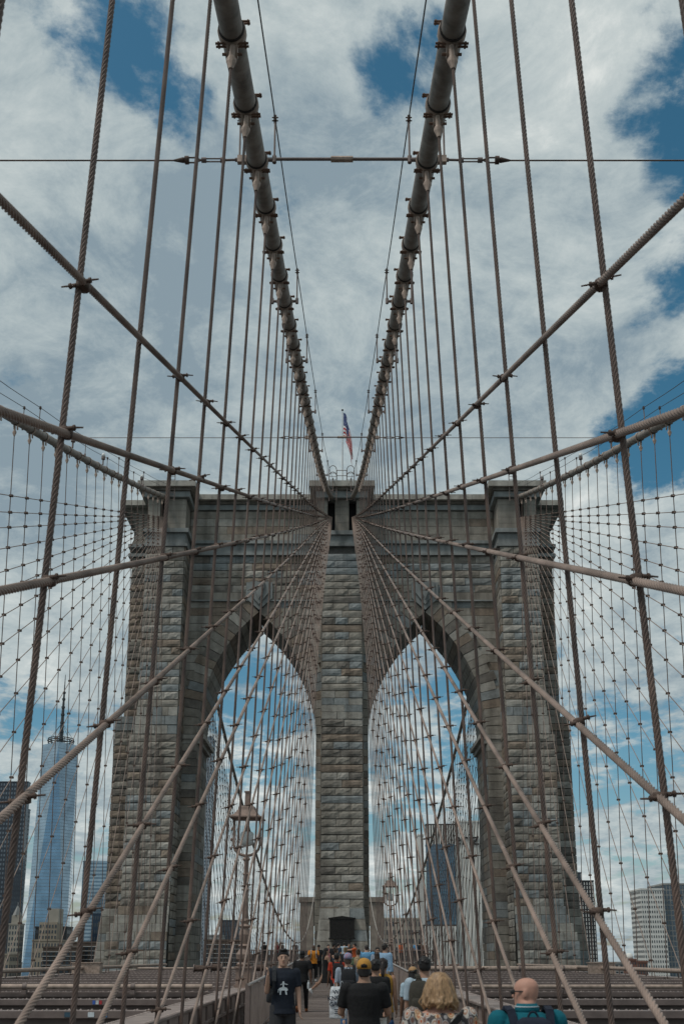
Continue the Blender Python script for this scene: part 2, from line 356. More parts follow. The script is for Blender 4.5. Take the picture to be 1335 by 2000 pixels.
# outer piers
for s in (-1, 1):
    rz = -PI / 2 * s
    def X(a, c): return (a, c) if s > 0 else (-c, -a)
    a, c = X(PIN, POUT2)
    courses((a, YB), (c, YB), zB(1770), zSTEP0, 0, HC, [3, 2, 4, 3], wts=W_STD)
    a2, c2 = X(PIN, POUT2 + 1.05)
    courses((a2, YB - .9), (c2, YB - .9), -2.5, zB(1838), 0, HC, [4, 3], wts=W_STD)
    # battered pale courses of the base
    n = 4; zz0, zz1 = zB(1838), zB(1770)
    for j in range(n):
        f = (j + .5) / n; e2 = 1.05 * (1 - f); y = YB - .9 * (1 - f)
        aa, cc = X(PIN, POUT2 + e2)
        courses((aa, y), (cc, y), zz0 + (zz1 - zz0) * j / n, zz0 + (zz1 - zz0) * (j + 1) / n, 0, 1, [4], 'p', .26, W_PALE)
    # weathered step and upper shaft
    aa, cc = X(PIN, POUT2 - .35)
    courses((aa, YB), (cc, YB), zSTEP0, zB(1381), 0, HC * 1.1, [4, 3, 5], 'p', .22, W_PALE, taper=((X(PIN, POUT2)[0] if s > 0 else -POUT, YB), (POUT if s > 0 else -PIN, YB)))
    a, c = X(PIN, POUT)
    courses((a, YB), (c, YB), zB(1381), zB(1068), 0, HC, [2, 3, 2, 4], wts=(34, 26, 24, 12, 4))
    # returns of the buttress towards the arch, strip of wall, jamb
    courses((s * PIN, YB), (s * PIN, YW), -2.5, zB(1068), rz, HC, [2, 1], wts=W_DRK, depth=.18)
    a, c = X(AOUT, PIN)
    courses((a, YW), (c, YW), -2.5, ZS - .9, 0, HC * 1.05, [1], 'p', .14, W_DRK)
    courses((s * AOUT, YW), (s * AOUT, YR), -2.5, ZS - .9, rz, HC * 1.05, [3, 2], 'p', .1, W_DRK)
    # side buttress seen beyond the front one
    a, c = X(POUT - .1, 21.95)
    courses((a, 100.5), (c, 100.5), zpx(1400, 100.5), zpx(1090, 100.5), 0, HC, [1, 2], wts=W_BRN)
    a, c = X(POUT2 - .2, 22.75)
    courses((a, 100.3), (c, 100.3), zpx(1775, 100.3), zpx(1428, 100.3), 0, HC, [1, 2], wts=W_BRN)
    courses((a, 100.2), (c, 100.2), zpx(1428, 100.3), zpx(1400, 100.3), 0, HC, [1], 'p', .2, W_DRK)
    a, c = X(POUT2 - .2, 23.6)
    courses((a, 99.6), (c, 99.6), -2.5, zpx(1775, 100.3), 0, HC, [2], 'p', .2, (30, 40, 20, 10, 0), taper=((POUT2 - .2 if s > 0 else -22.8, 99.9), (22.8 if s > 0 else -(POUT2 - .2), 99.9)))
    # outer faces (seen from the side only)
    # spandrel ashlar either side of the ring
    zt = zW(1173); n = round((zt - ZS) / .85); hh = (zt - ZS) / n
    for j in range(n):
        zc = ZS + (j + .5) * hh; q = min(1, (zc - ZS) / (AR + 1.3))
        ext = (AH - AR) + (AR + 1.3) * math.sqrt(max(0, 1 - q * q)); ext = max(ext, 0)
        for hs2 in (-1, 1):
            x0 = s * AM + hs2 * ext; x1 = s * (PIN if hs2 * s > 0 else 1.98)
            if abs(x1 - x0) < .15: continue
            k = max(1, round(abs(x1 - x0) / 2.2))
            lo, hi = min(x0, x1), max(x0, x1)
            courses((lo, YW), (hi, YW), zc - hh / 2, zc + hh / 2, 0, hh, [k], 'p', .12, W_ASH)
    lo, hi = X(1.98, PIN)
    courses((lo, YW), (hi, YW), zW(1158), zW(1087), 0, .78, [6, 5, 7, 4], wts=(40, 18, 22, 16, 4), depth=.26)
    courses((lo, YW), (hi, YW), zW(1059), zW(999), 0, .78, [5, 4], 'p', .1, (60, 10, 12, 14, 4))
def barea(bk):
    x, y, z, w, h, d, rz = bk[:7]; nrm = Vector((math.sin(rz), -math.cos(rz), 0)); vd = -Vector((x, y, z)).normalized()
    return w * h * max(.02, nrm.dot(vd)) * (1 if -1.6 < z else .02) * (1 if bk[7] == 'r' else .8)
BLK.sort(key=barea, reverse=True)
for i, (x, y, z, w, h, d, rz, kd, vr, st) in enumerate(BLK[:290]):
    o = obj('stone_block', umesh(kd, vr, st), tower)
    o.matrix_local = TI @ Matrix.Translation((x, y, z)) @ Matrix.Rotation(rz, 4, 'Z') @ Matrix.Diagonal((w * (-1 if 0 else 1), d, h, 1))
rest = MB()
for (x, y, z, w, h, d, rz, kd, vr, st) in BLK[290:]:
    V, Fq = UNITS[kd][vr]; c, s_ = math.cos(rz), math.sin(rz); rest.mi = st
    rest.add([(x + c * p[0] * w - s_ * p[1] * d, y + s_ * p[0] * w + c * p[1] * d, z + p[2] * h) for p in V], Fq)
tag(tpart(rest, 'stone_courses', STONE), kind='stuff')
# --- arch rings: each voussoir runs through the wall
for s in (-1, 1):
    for hs in (-1, 1):
        ph1 = math.asin((ZA - ZS) / AR); K = 17
        for k in range(K):
            p0, p1 = ph1 * k / K + .0016, ph1 * (k + 1) / K - .0016; T = 1.7 if k % 2 else 2.05
            def pt(ph, r):
                x = hs * ((AH - AR) + r * math.cos(ph)); x = max(x, 0) if hs > 0 else min(x, 0)
                return s * AM + x, ZS + r * math.sin(ph)
            q = [pt(p0, AR), pt(p1, AR), pt(p1, AR + T), pt(p0, AR + T)]
            v = MB(); yf = YW - .2 - R.uniform(0, .05)
            P = [(x, yf, z) for x, z in q] + [(x, YR, z) for x, z in q]
            o = [(0, 1, 2, 3), (7, 6, 5, 4), (0, 4, 5, 1), (1, 5, 6, 2), (2, 6, 7, 3), (3, 7, 4, 0)]
            v.add(P, o if hs < 0 else [tuple(reversed(t)) for t in o])
            tpart(v, 'voussoir', STONE[R.choice((0, 0, 4, 3, 1, 2))] if k > 2 else STONE[0])
    # V-shaped keystone
    v = MB(); z0 = ZA - .1
    for (yy, ww, up, dz) in ((YW - .42, 1.35, 2.6, .25), (YW - .62, .95, 2.4, .75), (YW - .8, .5, 2.2, 1.25)):
        P = [(0, 0), (ww, 1.25), (ww, up + 1), (-ww, up + 1), (-ww, 1.25)]
        P = [(s * AM + x, z0 + dz + z) for x, z in P]; top = zW(1140)
        P = [(x, min(z, top)) for x, z in P]
        v.add([(x, yy, z) for x, z in P] + [(x, YW + .1, z) for x, z in P], [(0, 1, 2, 3, 4)] + [(i, 5 + i, 5 + (i + 1) % 5, (i + 1) % 5) for i in range(5)])
    tpart(v, 'keystone', bluestone_m)
    # springing impost
    v = MB(); v.box2((s * (AOUT - .75), YW - .25, ZS - .45), (s * PIN, YR + .2, ZS - .02)); v.box2((s * (AOUT - .4), YW - .12, ZS - .9), (s * PIN, YR + .1, ZS - .46))
    tpart(v, 'impost', STONE[1])
# --- bands, mouldings and cornices
def band(name, x0, x1, yf, z0, z1, m, chamf=0, back=None):
    v = MB(); yb = back if back is not None else yf + 3
    v.add([(x0, yf, z0), (x1, yf, z0), (x1, yf, z1), (x0, yf, z1), (x0 + chamf, yb, z0), (x1 - chamf, yb, z0), (x1 - chamf, yb, z1), (x0 + chamf, yb, z1)],
          [(0, 1, 2, 3), (5, 4, 7, 6), (1, 5, 6, 2), (4, 0, 3, 7), (3, 2, 6, 7), (4, 5, 1, 0)])
    return tpart(v, name, m)
for s in (-1, 1):
    lo, hi = (1.98, PIN) if s > 0 else (-PIN, -1.98)
    band('string_course', lo, hi, YW - .28, zW(1173), zW(1159), ashlar_m)
    band('moulding', lo, hi, YW - .34, zW(1176), zW(1173.4), bluestone_m)
    band('moulding', lo, hi, YW - .45, zW(1087), zW(1083), bluestone_m)
    band('bluestone_band', lo, hi, YW - .2, zW(1083) + .01, zW(1065), bluestone_m)
    band('moulding', lo, hi, YW - .5, zW(1065) + .01, zW(1059), bluestone_m)
    band('frieze', lo, hi, YW - .3, zW(998), zW(988), bluestone_m)
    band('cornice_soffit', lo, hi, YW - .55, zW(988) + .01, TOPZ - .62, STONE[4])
    # cornice slabs side by side
    L = hi - lo
    for i in range(6): band('cornice_slab', lo + L * i / 6 + .012, lo + L * (i + 1) / 6 - .012, YW - 1.05, TOPZ - .6, TOPZ - .03, STONE[1], back=YR + 1.05)
    # outer pier head
    a, c = (PIN - .02, POUT) if s > 0 else (-POUT, -PIN + .02)
    for (o_, y0, y1, m, nm) in ((.28, 1068, 1063, bluestone_m, 'moulding'), (.1, 1062.8, 1042, bluestone_m, 'bluestone_band'), (.38, 1041.8, 1034, bluestone_m, 'moulding')):
        band(nm, a - o_, c + o_, YB - o_, zB(y0), zB(y1), m)
    for (q0, q1) in ((PIN, 17.62), (18.43, POUT)):
        for j in range(5):
            f0, f1 = j / 5, (j + 1) / 5; z0, z1 = zB(1033.6), zB(974)
            a0, c0 = (q0, q1) if s > 0 else (-q1, -q0)
            band('shaft_stone', a0, c0, YB + .02, z0 + (z1 - z0) * f0 + .012, z0 + (z1 - z0) * f1 - .012, ashlar_m)
    v = MB(); v.box2((s * 17.62, YB + 1.2, zB(1033)), (s * 18.43, YB + 3, zneck1)); tpart(v, 'recess_shade', dark_m)  # near-black block puts the shade of the cable opening into its colour
    band('frieze', a - .35, c + .35, YB - .35, zB(973), zB(962), bluestone_m, back=YBR + .3)
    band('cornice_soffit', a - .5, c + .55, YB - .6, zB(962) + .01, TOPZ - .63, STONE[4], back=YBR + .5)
    for i in range(3):
        L = (c - a) + 2.0; band('cornice_slab', a - 1.0 + L * i / 3 + .012, a - 1.0 + L * (i + 1) / 3 - .012, YB - 1.0, TOPZ - .6, TOPZ, STONE[1], back=YBR + 1)
    # side buttress head: corbels flaring outwards
    v = MB(); zt = TOPZ - .1
    pr = [(19.0, zpx(1065, 100.5)), (22.1, zpx(1065, 100.5)), (21.6, zpx(1045, 100.5)), (22.3, zpx(1000, 100.5)), (22.95, zt - .6), (19.0, zt - .6)]
    yA, yZ = 100.3, 105.4
    fr = [(s * x, yA, z) for x, z in pr]; bk = [(s * x, yZ, z) for x, z in pr]; k = len(pr)
    v.add(fr + bk, [tuple(range(k)) if s > 0 else tuple(reversed(range(k)))] + [((i + 1) % k, i, k + i, k + (i + 1) % k) if s > 0 else (i, (i + 1) % k, k + (i + 1) % k, k + i) for i in range(k)])
    tpart(v, 'side_corbel', ashlar_m)
    a1, c1 = (18.9, 23.3) if s > 0 else (-23.3, -18.9)
    band('cornice_slab', a1, c1, 99.4, zt - .58, zt, STONE[1], back=106.3)
    for (yy0, yy1, o_) in ((1090, 1084, .35), (1072, 1066, .4)):
        a1, c1 = (19.5, 21.95 + o_) if s > 0 else (-21.95 - o_, -19.5)
        band('moulding', a1, c1, 100.4 - o_, zpx(yy0, 100.5), zpx(yy1, 100.5), bluestone_m)
# centre pier head
for (o_, y0, y1, m, nm) in ((.28, 1068, 1063, bluestone_m, 'moulding'), (.06, 1062.8, 1046, bluestone_m, 'bluestone_band'), (.3, 1045.8, 1038, bluestone_m, 'moulding')):
    band(nm, -1.97 - o_, 1.97 + o_, YB - o_, zB(y0), zB(y1), m)
for j in range(4):
    z0, z1 = zneck0, zneck1; band('shaft_stone', -.7, .7, YB + .1, z0 + (z1 - z0) * j / 4 + .012, z0 + (z1 - z0) * (j + 1) / 4 - .012, ashlar_m)
for s in (-1, 1):
    v = MB(); v.box2((s * .75, YB + 1.2, zneck0), (s * 1.45, YB + 3.1, zneck1)); tpart(v, 'recess_shade', dark_m)  # shade inside the centre cable openings, painted as a near-black block
    for j in range(4):
        a0, c0 = (1.46, 2.5) if s > 0 else (-2.5, -1.46); z0, z1 = zneck0, zneck1; band('shaft_stone', a0, c0, YB + .15, z0 + (z1 - z0) * j / 4 + .012, z0 + (z1 - z0) * (j + 1) / 4 - .012, ashlar_m)
band('frieze', -2.6, 2.6, YB - .3, zB(974), zB(961), bluestone_m, back=YBR + .3)
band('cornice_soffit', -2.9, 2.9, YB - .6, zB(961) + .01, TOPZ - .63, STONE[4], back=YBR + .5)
for i in range(3): band('cornice_slab', -3.3 + 2.2 * i + .012, -3.3 + 2.2 * (i + 1) - .012, YB - 1.0, TOPZ - .6, TOPZ, STONE[1], back=YBR + 1)
# plinth of the centre pier with the plaque
pl_z0, pl_z1 = wz(95) - .2, zB(1774)
n = 5
for j in range(n):
    f0, f1 = j / n, (j + 1) / n; e0, e1 = .5 * (1 - f0), .5 * (1 - f1); z0, z1 = pl_z0 + (pl_z1 - pl_z0) * f0 + .02, pl_z0 + (pl_z1 - pl_z0) * f1 - .02
    for (x0, x1, t0, t1) in ((-1, -.36, 1, 0), (-.34, .34, 0, 0), (.36, 1, 0, 1)):
        v = MB(); a0, a1 = x0 * (2.0 + (e0 if t0 else 0)), x1 * (2.0 + (e0 if t1 else 0)); b0, b1 = x0 * (2.0 + (e1 if t0 else 0)), x1 * (2.0 + (e1 if t1 else 0))
        yf0, yf1 = YB - .25 - e0, YB - .25 - e1
        v.add([(a0, yf0, z0), (a1, yf0, z0), (b1, yf1, z1), (b0, yf1, z1), (a0, YB + 1, z0), (a1, YB + 1, z0), (b1, YB + 1, z1), (b0, YB + 1, z1)],
              [(0, 1, 2, 3), (1, 5, 6, 2), (4, 0, 3, 7), (3, 2, 6, 7)])
        tpart(v, 'plinth_stone', STONE[R.choice((1, 1, 0, 2))] if j > 1 else STONE[0])
plq = empty('wall_plaque', (0, YB - .86, zB(1832))); tag(plq, 'dark bronze plaque with moulded top on the base of the centre pier', 'plaque')
v = MB(); hw, hh = 1.12, zB(1795) - zB(1832)
v.box2((-hw, 0, 0), (hw, .5, hh)); v.build('tablet', plaque_m, plq)
v = MB(); v.box2((-hw - .1, -.06, hh), (hw + .1, .5, hh + .09)); v.add([(-hw, -.03, hh + .09), (hw, -.03, hh + .09), (0, -.03, hh + .25), (-hw, .4, hh + .09), (hw, .4, hh + .09), (0, .4, hh + .25)], [(0, 1, 2), (1, 4, 5, 2), (3, 0, 2, 5)])
v.build('pediment', plaque_m, plq)
v = MB(); v.box2((-hw - .08, -.06, -.1), (hw + .08, .5, 0)); v.build('bottom_rail', plaque_m, plq)
v = MB(); v.box2((-.75, YB - .95, wz(95)), (.75, YB - .6, zB(1836))); tpart(v, 'niche_shade', dark_m)  # black box stands in for the shade inside the niche below the plaque
# ================================================================== CABLES
SP, Y0 = 2.6, 16.55
NB = int((YB - 1 - Y0) / SP)
def tipz(Y): return 12.084 + .28977 * Y + .000502 * Y * Y
def icz(Y): return tipz(Y) + .9
def icx(Y): return 2.34 - .00885 * Y - (.40 * ((Y - 66) / 30) ** 2 if Y > 66 else 0)
def ocz(Y): return icz(Y) - 1.1 * (96 - Y) / 50
def ocx(Y): return 18.0 - .024 * (96 - Y)
def fcz(Y): return 5.0 + 40.6 * ((Y - 369) / 265) ** 2          # main span beyond the tower
def fcx(Y): return 18.0 - 2.0 * min(1, (Y - 104) / 265)
CR = .235
def band_mesh(detail):
    g = MB(); n = 16 if detail else 8
    g.mi = 1; g.loft([(-.16, CR + .012, CR + .012, 0, 0), (-.16, .262, .262, 0, 0), (-.12, .266, .266, 0, 0), (-.1, CR + .02, CR + .02, 0, 0)], n)
    g.mi = 0; g.loft([(-.1, .272, .272, 0, 0), (-.04, .29, .29, 0, 0), (.12, .285, .285, 0, 0), (.15, .25, .25, 0, 0)], n)
    # lugs that hold the socket (local -x is "down" after placing)
    for sx in (-1, 1):
        g.box((-.33, sx * .085, .02), (.20, .045, .16)); g.cyl((-.42, sx * .085 - .024, .02), (-.42, sx * .085 + .024, .02), .085, n=8)
    if detail:
        g.mi = 2
        for zz_ in (-.04, .07):
            for sx in (-1, 1):
                g.cyl((-.24, sx * .11, zz_), (-.24, sx * .33, zz_), .025, n=6); g.cyl((-.24, sx * .25, zz_), (-.24, sx * .285, zz_), .042, n=6)
        g.cyl((-.42, -.2, .02), (-.42, .2, .02), .03, n=6)
        for zz_ in (-.02, .06): g.cyl((.2, .15, zz_), (.2, .36, zz_), .022, n=6); g.cyl((.2, .31, zz_), (.2, .34, zz_), .036, n=6)
    me = g.mesh('cable_band', [tan_m, mat('band_seal', (.05, .042, .038), .7), mat('bolt_rust', (.19, .115, .08), .7)])
    return me
BANDD, BANDS = band_mesh(True), band_mesh(False)
def sock_mesh(detail):
    g = MB(); n = 10 if detail else 6
    g.loft([(0, .048, .045, 0, 0), (.05, .06, .05, 0, 0), (.17, .105, .06, 0, 0), (.24, .105, .06, 0, 0), (.31, .06, .05, 0, 0), (.5, .052, .05, 0, 0), (.56, .05, .05, 0, 0)], n, smooth=False)
    return g.mesh('socket', tan_m)
SOCKD, SOCKS = sock_mesh(True), sock_mesh(False)
def frame(p, t, down=Vector((0, 0, -1))):
    z = t.normalized(); x = -(down - z * down.dot(z)).normalized(); y = z.cross(x)
    m = Matrix((x, y, z)).transposed().to_4x4(); m.translation = p
    return m
CAB = {}
def main_cable(fx, fz, s, ya, yb, label, posts, nsegs=120, nose=None):
    ys = np.linspace(ya, yb, nsegs); P = np.stack([s * np.array([fx(y) for y in ys]), ys, np.array([fz(y) for y in ys])], 1)
    V, Fq = tube_np(P, CR, 20)
    o = obj('main_cable', np_mesh('main_cable', V, Fq, cable_m)); tag(o, label, 'cable', 'main suspension cables')
    return o
inner, outer = {}, {}
for s, w in ((-1, 'left'), (1, 'right')):
    inner[s] = main_cable(icx, icz, s, -14, 99, f'thick grey main cable of the {w} inner pair rising over the walkway', 1)
    outer[s] = main_cable(ocx, ocz, s, 14, 99, f'brown main cable running to the {w} outer pier of the tower', 1)
    main_cable(fcx, fcz, s, 105, 620, f'main cable dipping away beyond the tower, seen through the {w} arch', 1)
def tang(fx, fz, s, Y): return Vector((s * (fx(Y + .1) - fx(Y - .1)), .2, fz(Y + .1) - fz(Y - .1)))
GRP = 'wire suspender ropes'
ROPES = []
RB, XB, OXB = -2.3, 2.86, 16.2
def ruled(fx, fz, xb, Y, Z):
    zt = fz(Y) - .9; t = (zt - Z) / (zt + 1.0)
    return fx(Y) + (xb - fx(Y)) * t
def suspender(s, Y, fx, fz, xb, r, label, near, group, par, det, top=None):
    zt = fz(Y) - .9; p0 = Vector((s * xb, Y, RB)); p0.x = s * ruled(fx, fz, xb, Y, RB); p1 = Vector((s * fx(Y), Y, zt + .05))
    if near > 0:
        L = (p1 - p0).length; k = int(L / near); jit = R.uniform(-.02, .02)
        t = np.linspace(0, 1, k)[:, None]; P = np.array(p0)[None] * (1 - t) + np.array(p1)[None] * t
        V, Fq = tube_np(P, r * 1.04, 24, 6)
    else: V, Fq = tube_np([p0, p0.lerp(p1, .5), p1], r, 6)
    o = obj('suspender_rope', np_mesh('suspender_rope', V, Fq, rope_m)); tag(o, label, 'suspender rope', group)
    if par is not None:
        bd = obj('cable_band', BANDD if det else BANDS, par); tg = tang(fx, fz, s, Y)
        bd.matrix_local = frame(Vector((s * fx(Y), Y, fz(Y))), tg) @ Matrix.Diagonal((1, -1 if s > 0 else 1, 1, 1))
    sk = obj('socket', SOCKD if det else SOCKS, o); q = (p1 - p0).normalized()
    sk.matrix_local = Matrix.Translation(p1 - q * .05) @ Vector((0, 0, 1)).rotation_difference(q).to_matrix().to_4x4()
    return o
for s, w in ((-1, 'left'), (1, 'right')):
    for i in range(-4, NB - 4):
        Y = Y0 + SP * i
        near = .026 if Y < 15 else .034 if Y < 23 else 0
        suspender(s, Y, icx, icz, XB, .0295 if Y < 45 else .025, f'{ordn(i + 5)} wire rope from the camera hanging from the {w} inner cable', near, 'inner suspender ropes', inner[s], Y < 50)
    k = 0
    for i in range(8, NB + 1):
        Y = Y0 + SP * i; k += 1
        suspender(s, Y, ocx, ocz, OXB, .024, f'{ordn(k)} thin rope from the photo edge hanging from the {w} outer cable', 0, 'outer suspender ropes', outer[s], False)
    k = 0
    for i in range(46):
        Y = 111 + SP * 1.35 * i; k += 1
        suspender(s, Y, fcx, fcz, OXB - .6, .032, f'dark suspender rope beyond the tower, {ordn(k)} behind the {w} arch', 0, 'suspender ropes beyond the tower', None, False)
# ------------------------------------------------------------------ diagonal stays with clips
g = MB(); g.mi = 0
g.loft([(-.042, .062, .09, 0, 0), (-.036, .075, .10, 0, 0), (.036, .075, .10, 0, 0), (.042, .062, .09, 0, 0)], 10)
for sx in (-1, 1):
    g.cyl((sx * .05, -.07, sx * .02), (sx * .13, -.08, sx * .03), .026, .02, 6); g.cyl((sx * .13, -.08, sx * .03), (sx * .215, -.08, sx * .035), .012, .009, 6)
    g.cyl((sx * .10, -.075, sx * .026), (sx * .125, -.075, sx * .03), .034, n=6)
for i_, v_ in enumerate(g.v): g.v[i_] = (v_[0] * .9, v_[1] * .75, v_[2] * .9)
CLIP = g.mesh('clip', rust_m)
g = MB(); g.box((0, 0, 0), (.14, .16, .1)); g.box((0, -.03, 0), (.36, .04, .035)); CLIPF = g.mesh('clip', rust_m)
YDK = [-9.3, -4.7, -.9, 3.76, 8.4, 11.9]
while YDK[-1] < 86: YDK.append(YDK[-1] + (4.25 if YDK[-1] < 50 else 4.6))
STOP = (96.4, 43.35)
def stay_z(Y, yd, q=.0001): return STOP[1] + (-1.0 - STOP[1]) * (STOP[0] - Y) / (STOP[0] - yd) - q * (STOP[0] - Y) * (Y - yd)
for s, w in ((-1, 'left'), (1, 'right')):
    for k, yd in enumerate([q for q in YDK if q < 62]):
        ya = max(yd - 2.2, 2.0); ys = [ya]
        while ys[-1] < STOP[0]:
            y = ys[-1]; ys.append(y + (.022 if y < 19 else .03 if y < 24 else 1.5))
        ys[-1] = STOP[0]
        P = []
        for y in ys:
            z = stay_z(y, yd); x = ruled(icx, icz, XB, y, z) - .055
            if y > 88: x = x + (1.0 - x) * ((y - 88) / 8.4) ** 2
            P.append((s * x, y, z))
        V, Fq = tube_np(P, .037 if yd < 16 else .030 if yd < 35 else .024, 24 if ya < 21 else 8, 6 if ya < 21 else 0, lay=.42, amp=.27)
        o = obj('diagonal_stay', np_mesh('diagonal_stay', V, Fq, stay_m))
        tag(o, f'{ordn(k + 1)} slanting stay from the top on the {w} side of the walkway', 'stay', 'inner diagonal stays')
        for i in range(-4, NB + 1):
            Y = Y0 + SP * i
            if Y < max(ya, 6.5) + .2 or Y > 88: continue
            if k < 3 and i == -2: continue
            z = stay_z(Y, yd)
            if z < -1: continue
            c = obj('clip', CLIP if Y < 60 else CLIPF, o)
            c.matrix_local = Matrix.Translation((s * (ruled(icx, icz, XB, Y, z) - .035), Y, z + R.uniform(-.03, .03))) @ Euler((R.uniform(-.1, .1), R.uniform(-.14, .14), R.uniform(-.25, .25))).to_matrix().to_4x4()
    k = 0
    for yd in YDK:
        k += 1; ya = max(yd, 38); ys = np.linspace(ya, STOP[0], 26)
        P = [(s * (ruled(ocx, ocz, OXB, y, stay_z(y, yd)) - .05), y, stay_z(y, yd)) for y in ys]
        V, Fq = tube_np(P, .024, 6)
        o = obj('diagonal_stay', np_mesh('diagonal_stay', V, Fq, stay_m))
        tag(o, f'{ordn(k)} thin stay from the top in the {w} outer rope net', 'stay', 'outer diagonal stays')
        cm = MB()
        for i in range(8, NB + 1):
            Y = Y0 + SP * i; z = stay_z(Y, yd)
            if Y < ya or z < -1 or Y > 92: continue
            cm.box((s * (ruled(ocx, ocz, OXB, Y, z) - .03), Y, z), (.19, .14, .1))
        if cm.v: tag(cm.build('clips', rust_m, o), kind='stuff')
    k = 0
    for j in range(22):
        yd = 114 + 5.2 * j; k += 1
        z0 = 43.3; ys = np.linspace(106.5, yd, 8)
        P = [(s * (ruled(fcx, fcz, OXB - .6, y, z0 + (-1 - z0) * (y - 106.5) / (yd - 106.5)) - .05), y, z0 + (-1 - z0) * (y - 106.5) / (yd - 106.5)) for y in ys]
        V, Fq = tube_np(P, .03, 6); o = obj('diagonal_stay', np_mesh('diagonal_stay', V, Fq, rope_m))
        tag(o, f'dark stay beyond the tower, {ordn(k)} from its back, seen through the {w} arch', 'stay', 'diagonal stays beyond the tower')
        cm = MB()
        for i in range(46):
            Y = 111 + SP * 1.35 * i
            if Y > yd: break
            z = z0 + (-1 - z0) * (Y - 106.5) / (yd - 106.5); cm.box((s * ruled(fcx, fcz, OXB - .6, Y, z), Y, z), (.17, .13, .13))
        if cm.v: tag(cm.build('clips', rust_m, o), kind='stuff')
# ------------------------------------------------------------------ hand ropes and their posts along the cables
def hand_rope(fx, fz, s, off, ya, yb, ylist, label, r=.017):
    ys = np.linspace(ya, yb, 40); P = [(s * fx(y) + off, y, fz(y) + 1.28 - .05 * math.sin(PI * ((y - ylist[0]) / (ylist[1] - ylist[0])))**2) for y in ys]
    V, Fq = tube_np(P, r, 6); o = obj('hand_rope', np_mesh('hand_rope', V, Fq, wire_m)); tag(o, label, 'hand rope', 'hand ropes above the cables')
    for y in ylist:
        p = MB(); x = s * fx(y) + off; x0 = s * fx(y) + (.3 if off > 0 else -.3)
        p.cyl((x, y, fz(y) + .05), (x, y, fz(y) + 1.25), .026, n=6); p.cyl((x0 - (.05 if off > 0 else -.05), y, fz(y) + .03), (x, y, fz(y) + .03), .05, n=8); p.cyl((x, y, fz(y) - .06), (x, y, fz(y) + .14), .055, n=8)
        p.build('post', steel_m, o)
        p = MB(); p.box((x, y, fz(y) + 1.27), (.075, .12, .16)); p.cyl((x - .08, y, fz(y) + 1.32), (x + .08, y, fz(y) + 1.32), .018, n=6); p.cyl((x - .08, y, fz(y) + 1.22), (x + .08, y, fz(y) + 1.22), .018, n=6)
        p.build('clamp', rust_m, o)
PL = [Y0 + SP * i for i in (-3, 2, 6, 9, 13, 18, 23, 28)]
for s, w in ((-1, 'left'), (1, 'right')):
    hand_rope(icx, icz, s, -s * .44, 4, 95, PL, f'thin dark hand rope on the inner side of the {w} inner cable')
    hand_rope(icx, icz, s, s * .44, 4, 95, PL, f'thin dark hand rope on the outer side of the {w} inner cable')
    PO = [Y0 + SP * i for i in (9, 13, 17, 21, 25)]
    for q, nm in ((-1, 'inner'), (1, 'outer')):
        hand_rope(ocx, ocz, s, s * q * .44, 36, 95, PO, f'thin hand rope on the {nm} side of the {w} outer cable')
    # beacon lights clamped on the outer cable
    for i, (bx, by) in enumerate(((162, 903), (216, 930), (291, 967))):
        Y = (58.5, 67, 82)[i]; t = empty('beacon_light', (s * (ocx(Y) - .2), Y, ocz(Y) + .2)); tag(t, f'small white beacon light on the {w} outer cable, {("lowest", "middle", "topmost")[i]} of three', 'beacon', 'beacon lights on the cables')
        p = MB(); p.cyl((0, 0, 0), (0, 0, .45), .05); p.cyl((0, 0, .42), (0, 0, .6), .14, n=10); p.build('base', steel_m, t)
        p = MB(); p.lathe([(.6, .13), (.74, .14), (.86, .1), (.9, .04)], n=10, smooth=True); p.build('lens', mat('beacon_glass', (.75, .76, .74), .3, vary=.05), t)
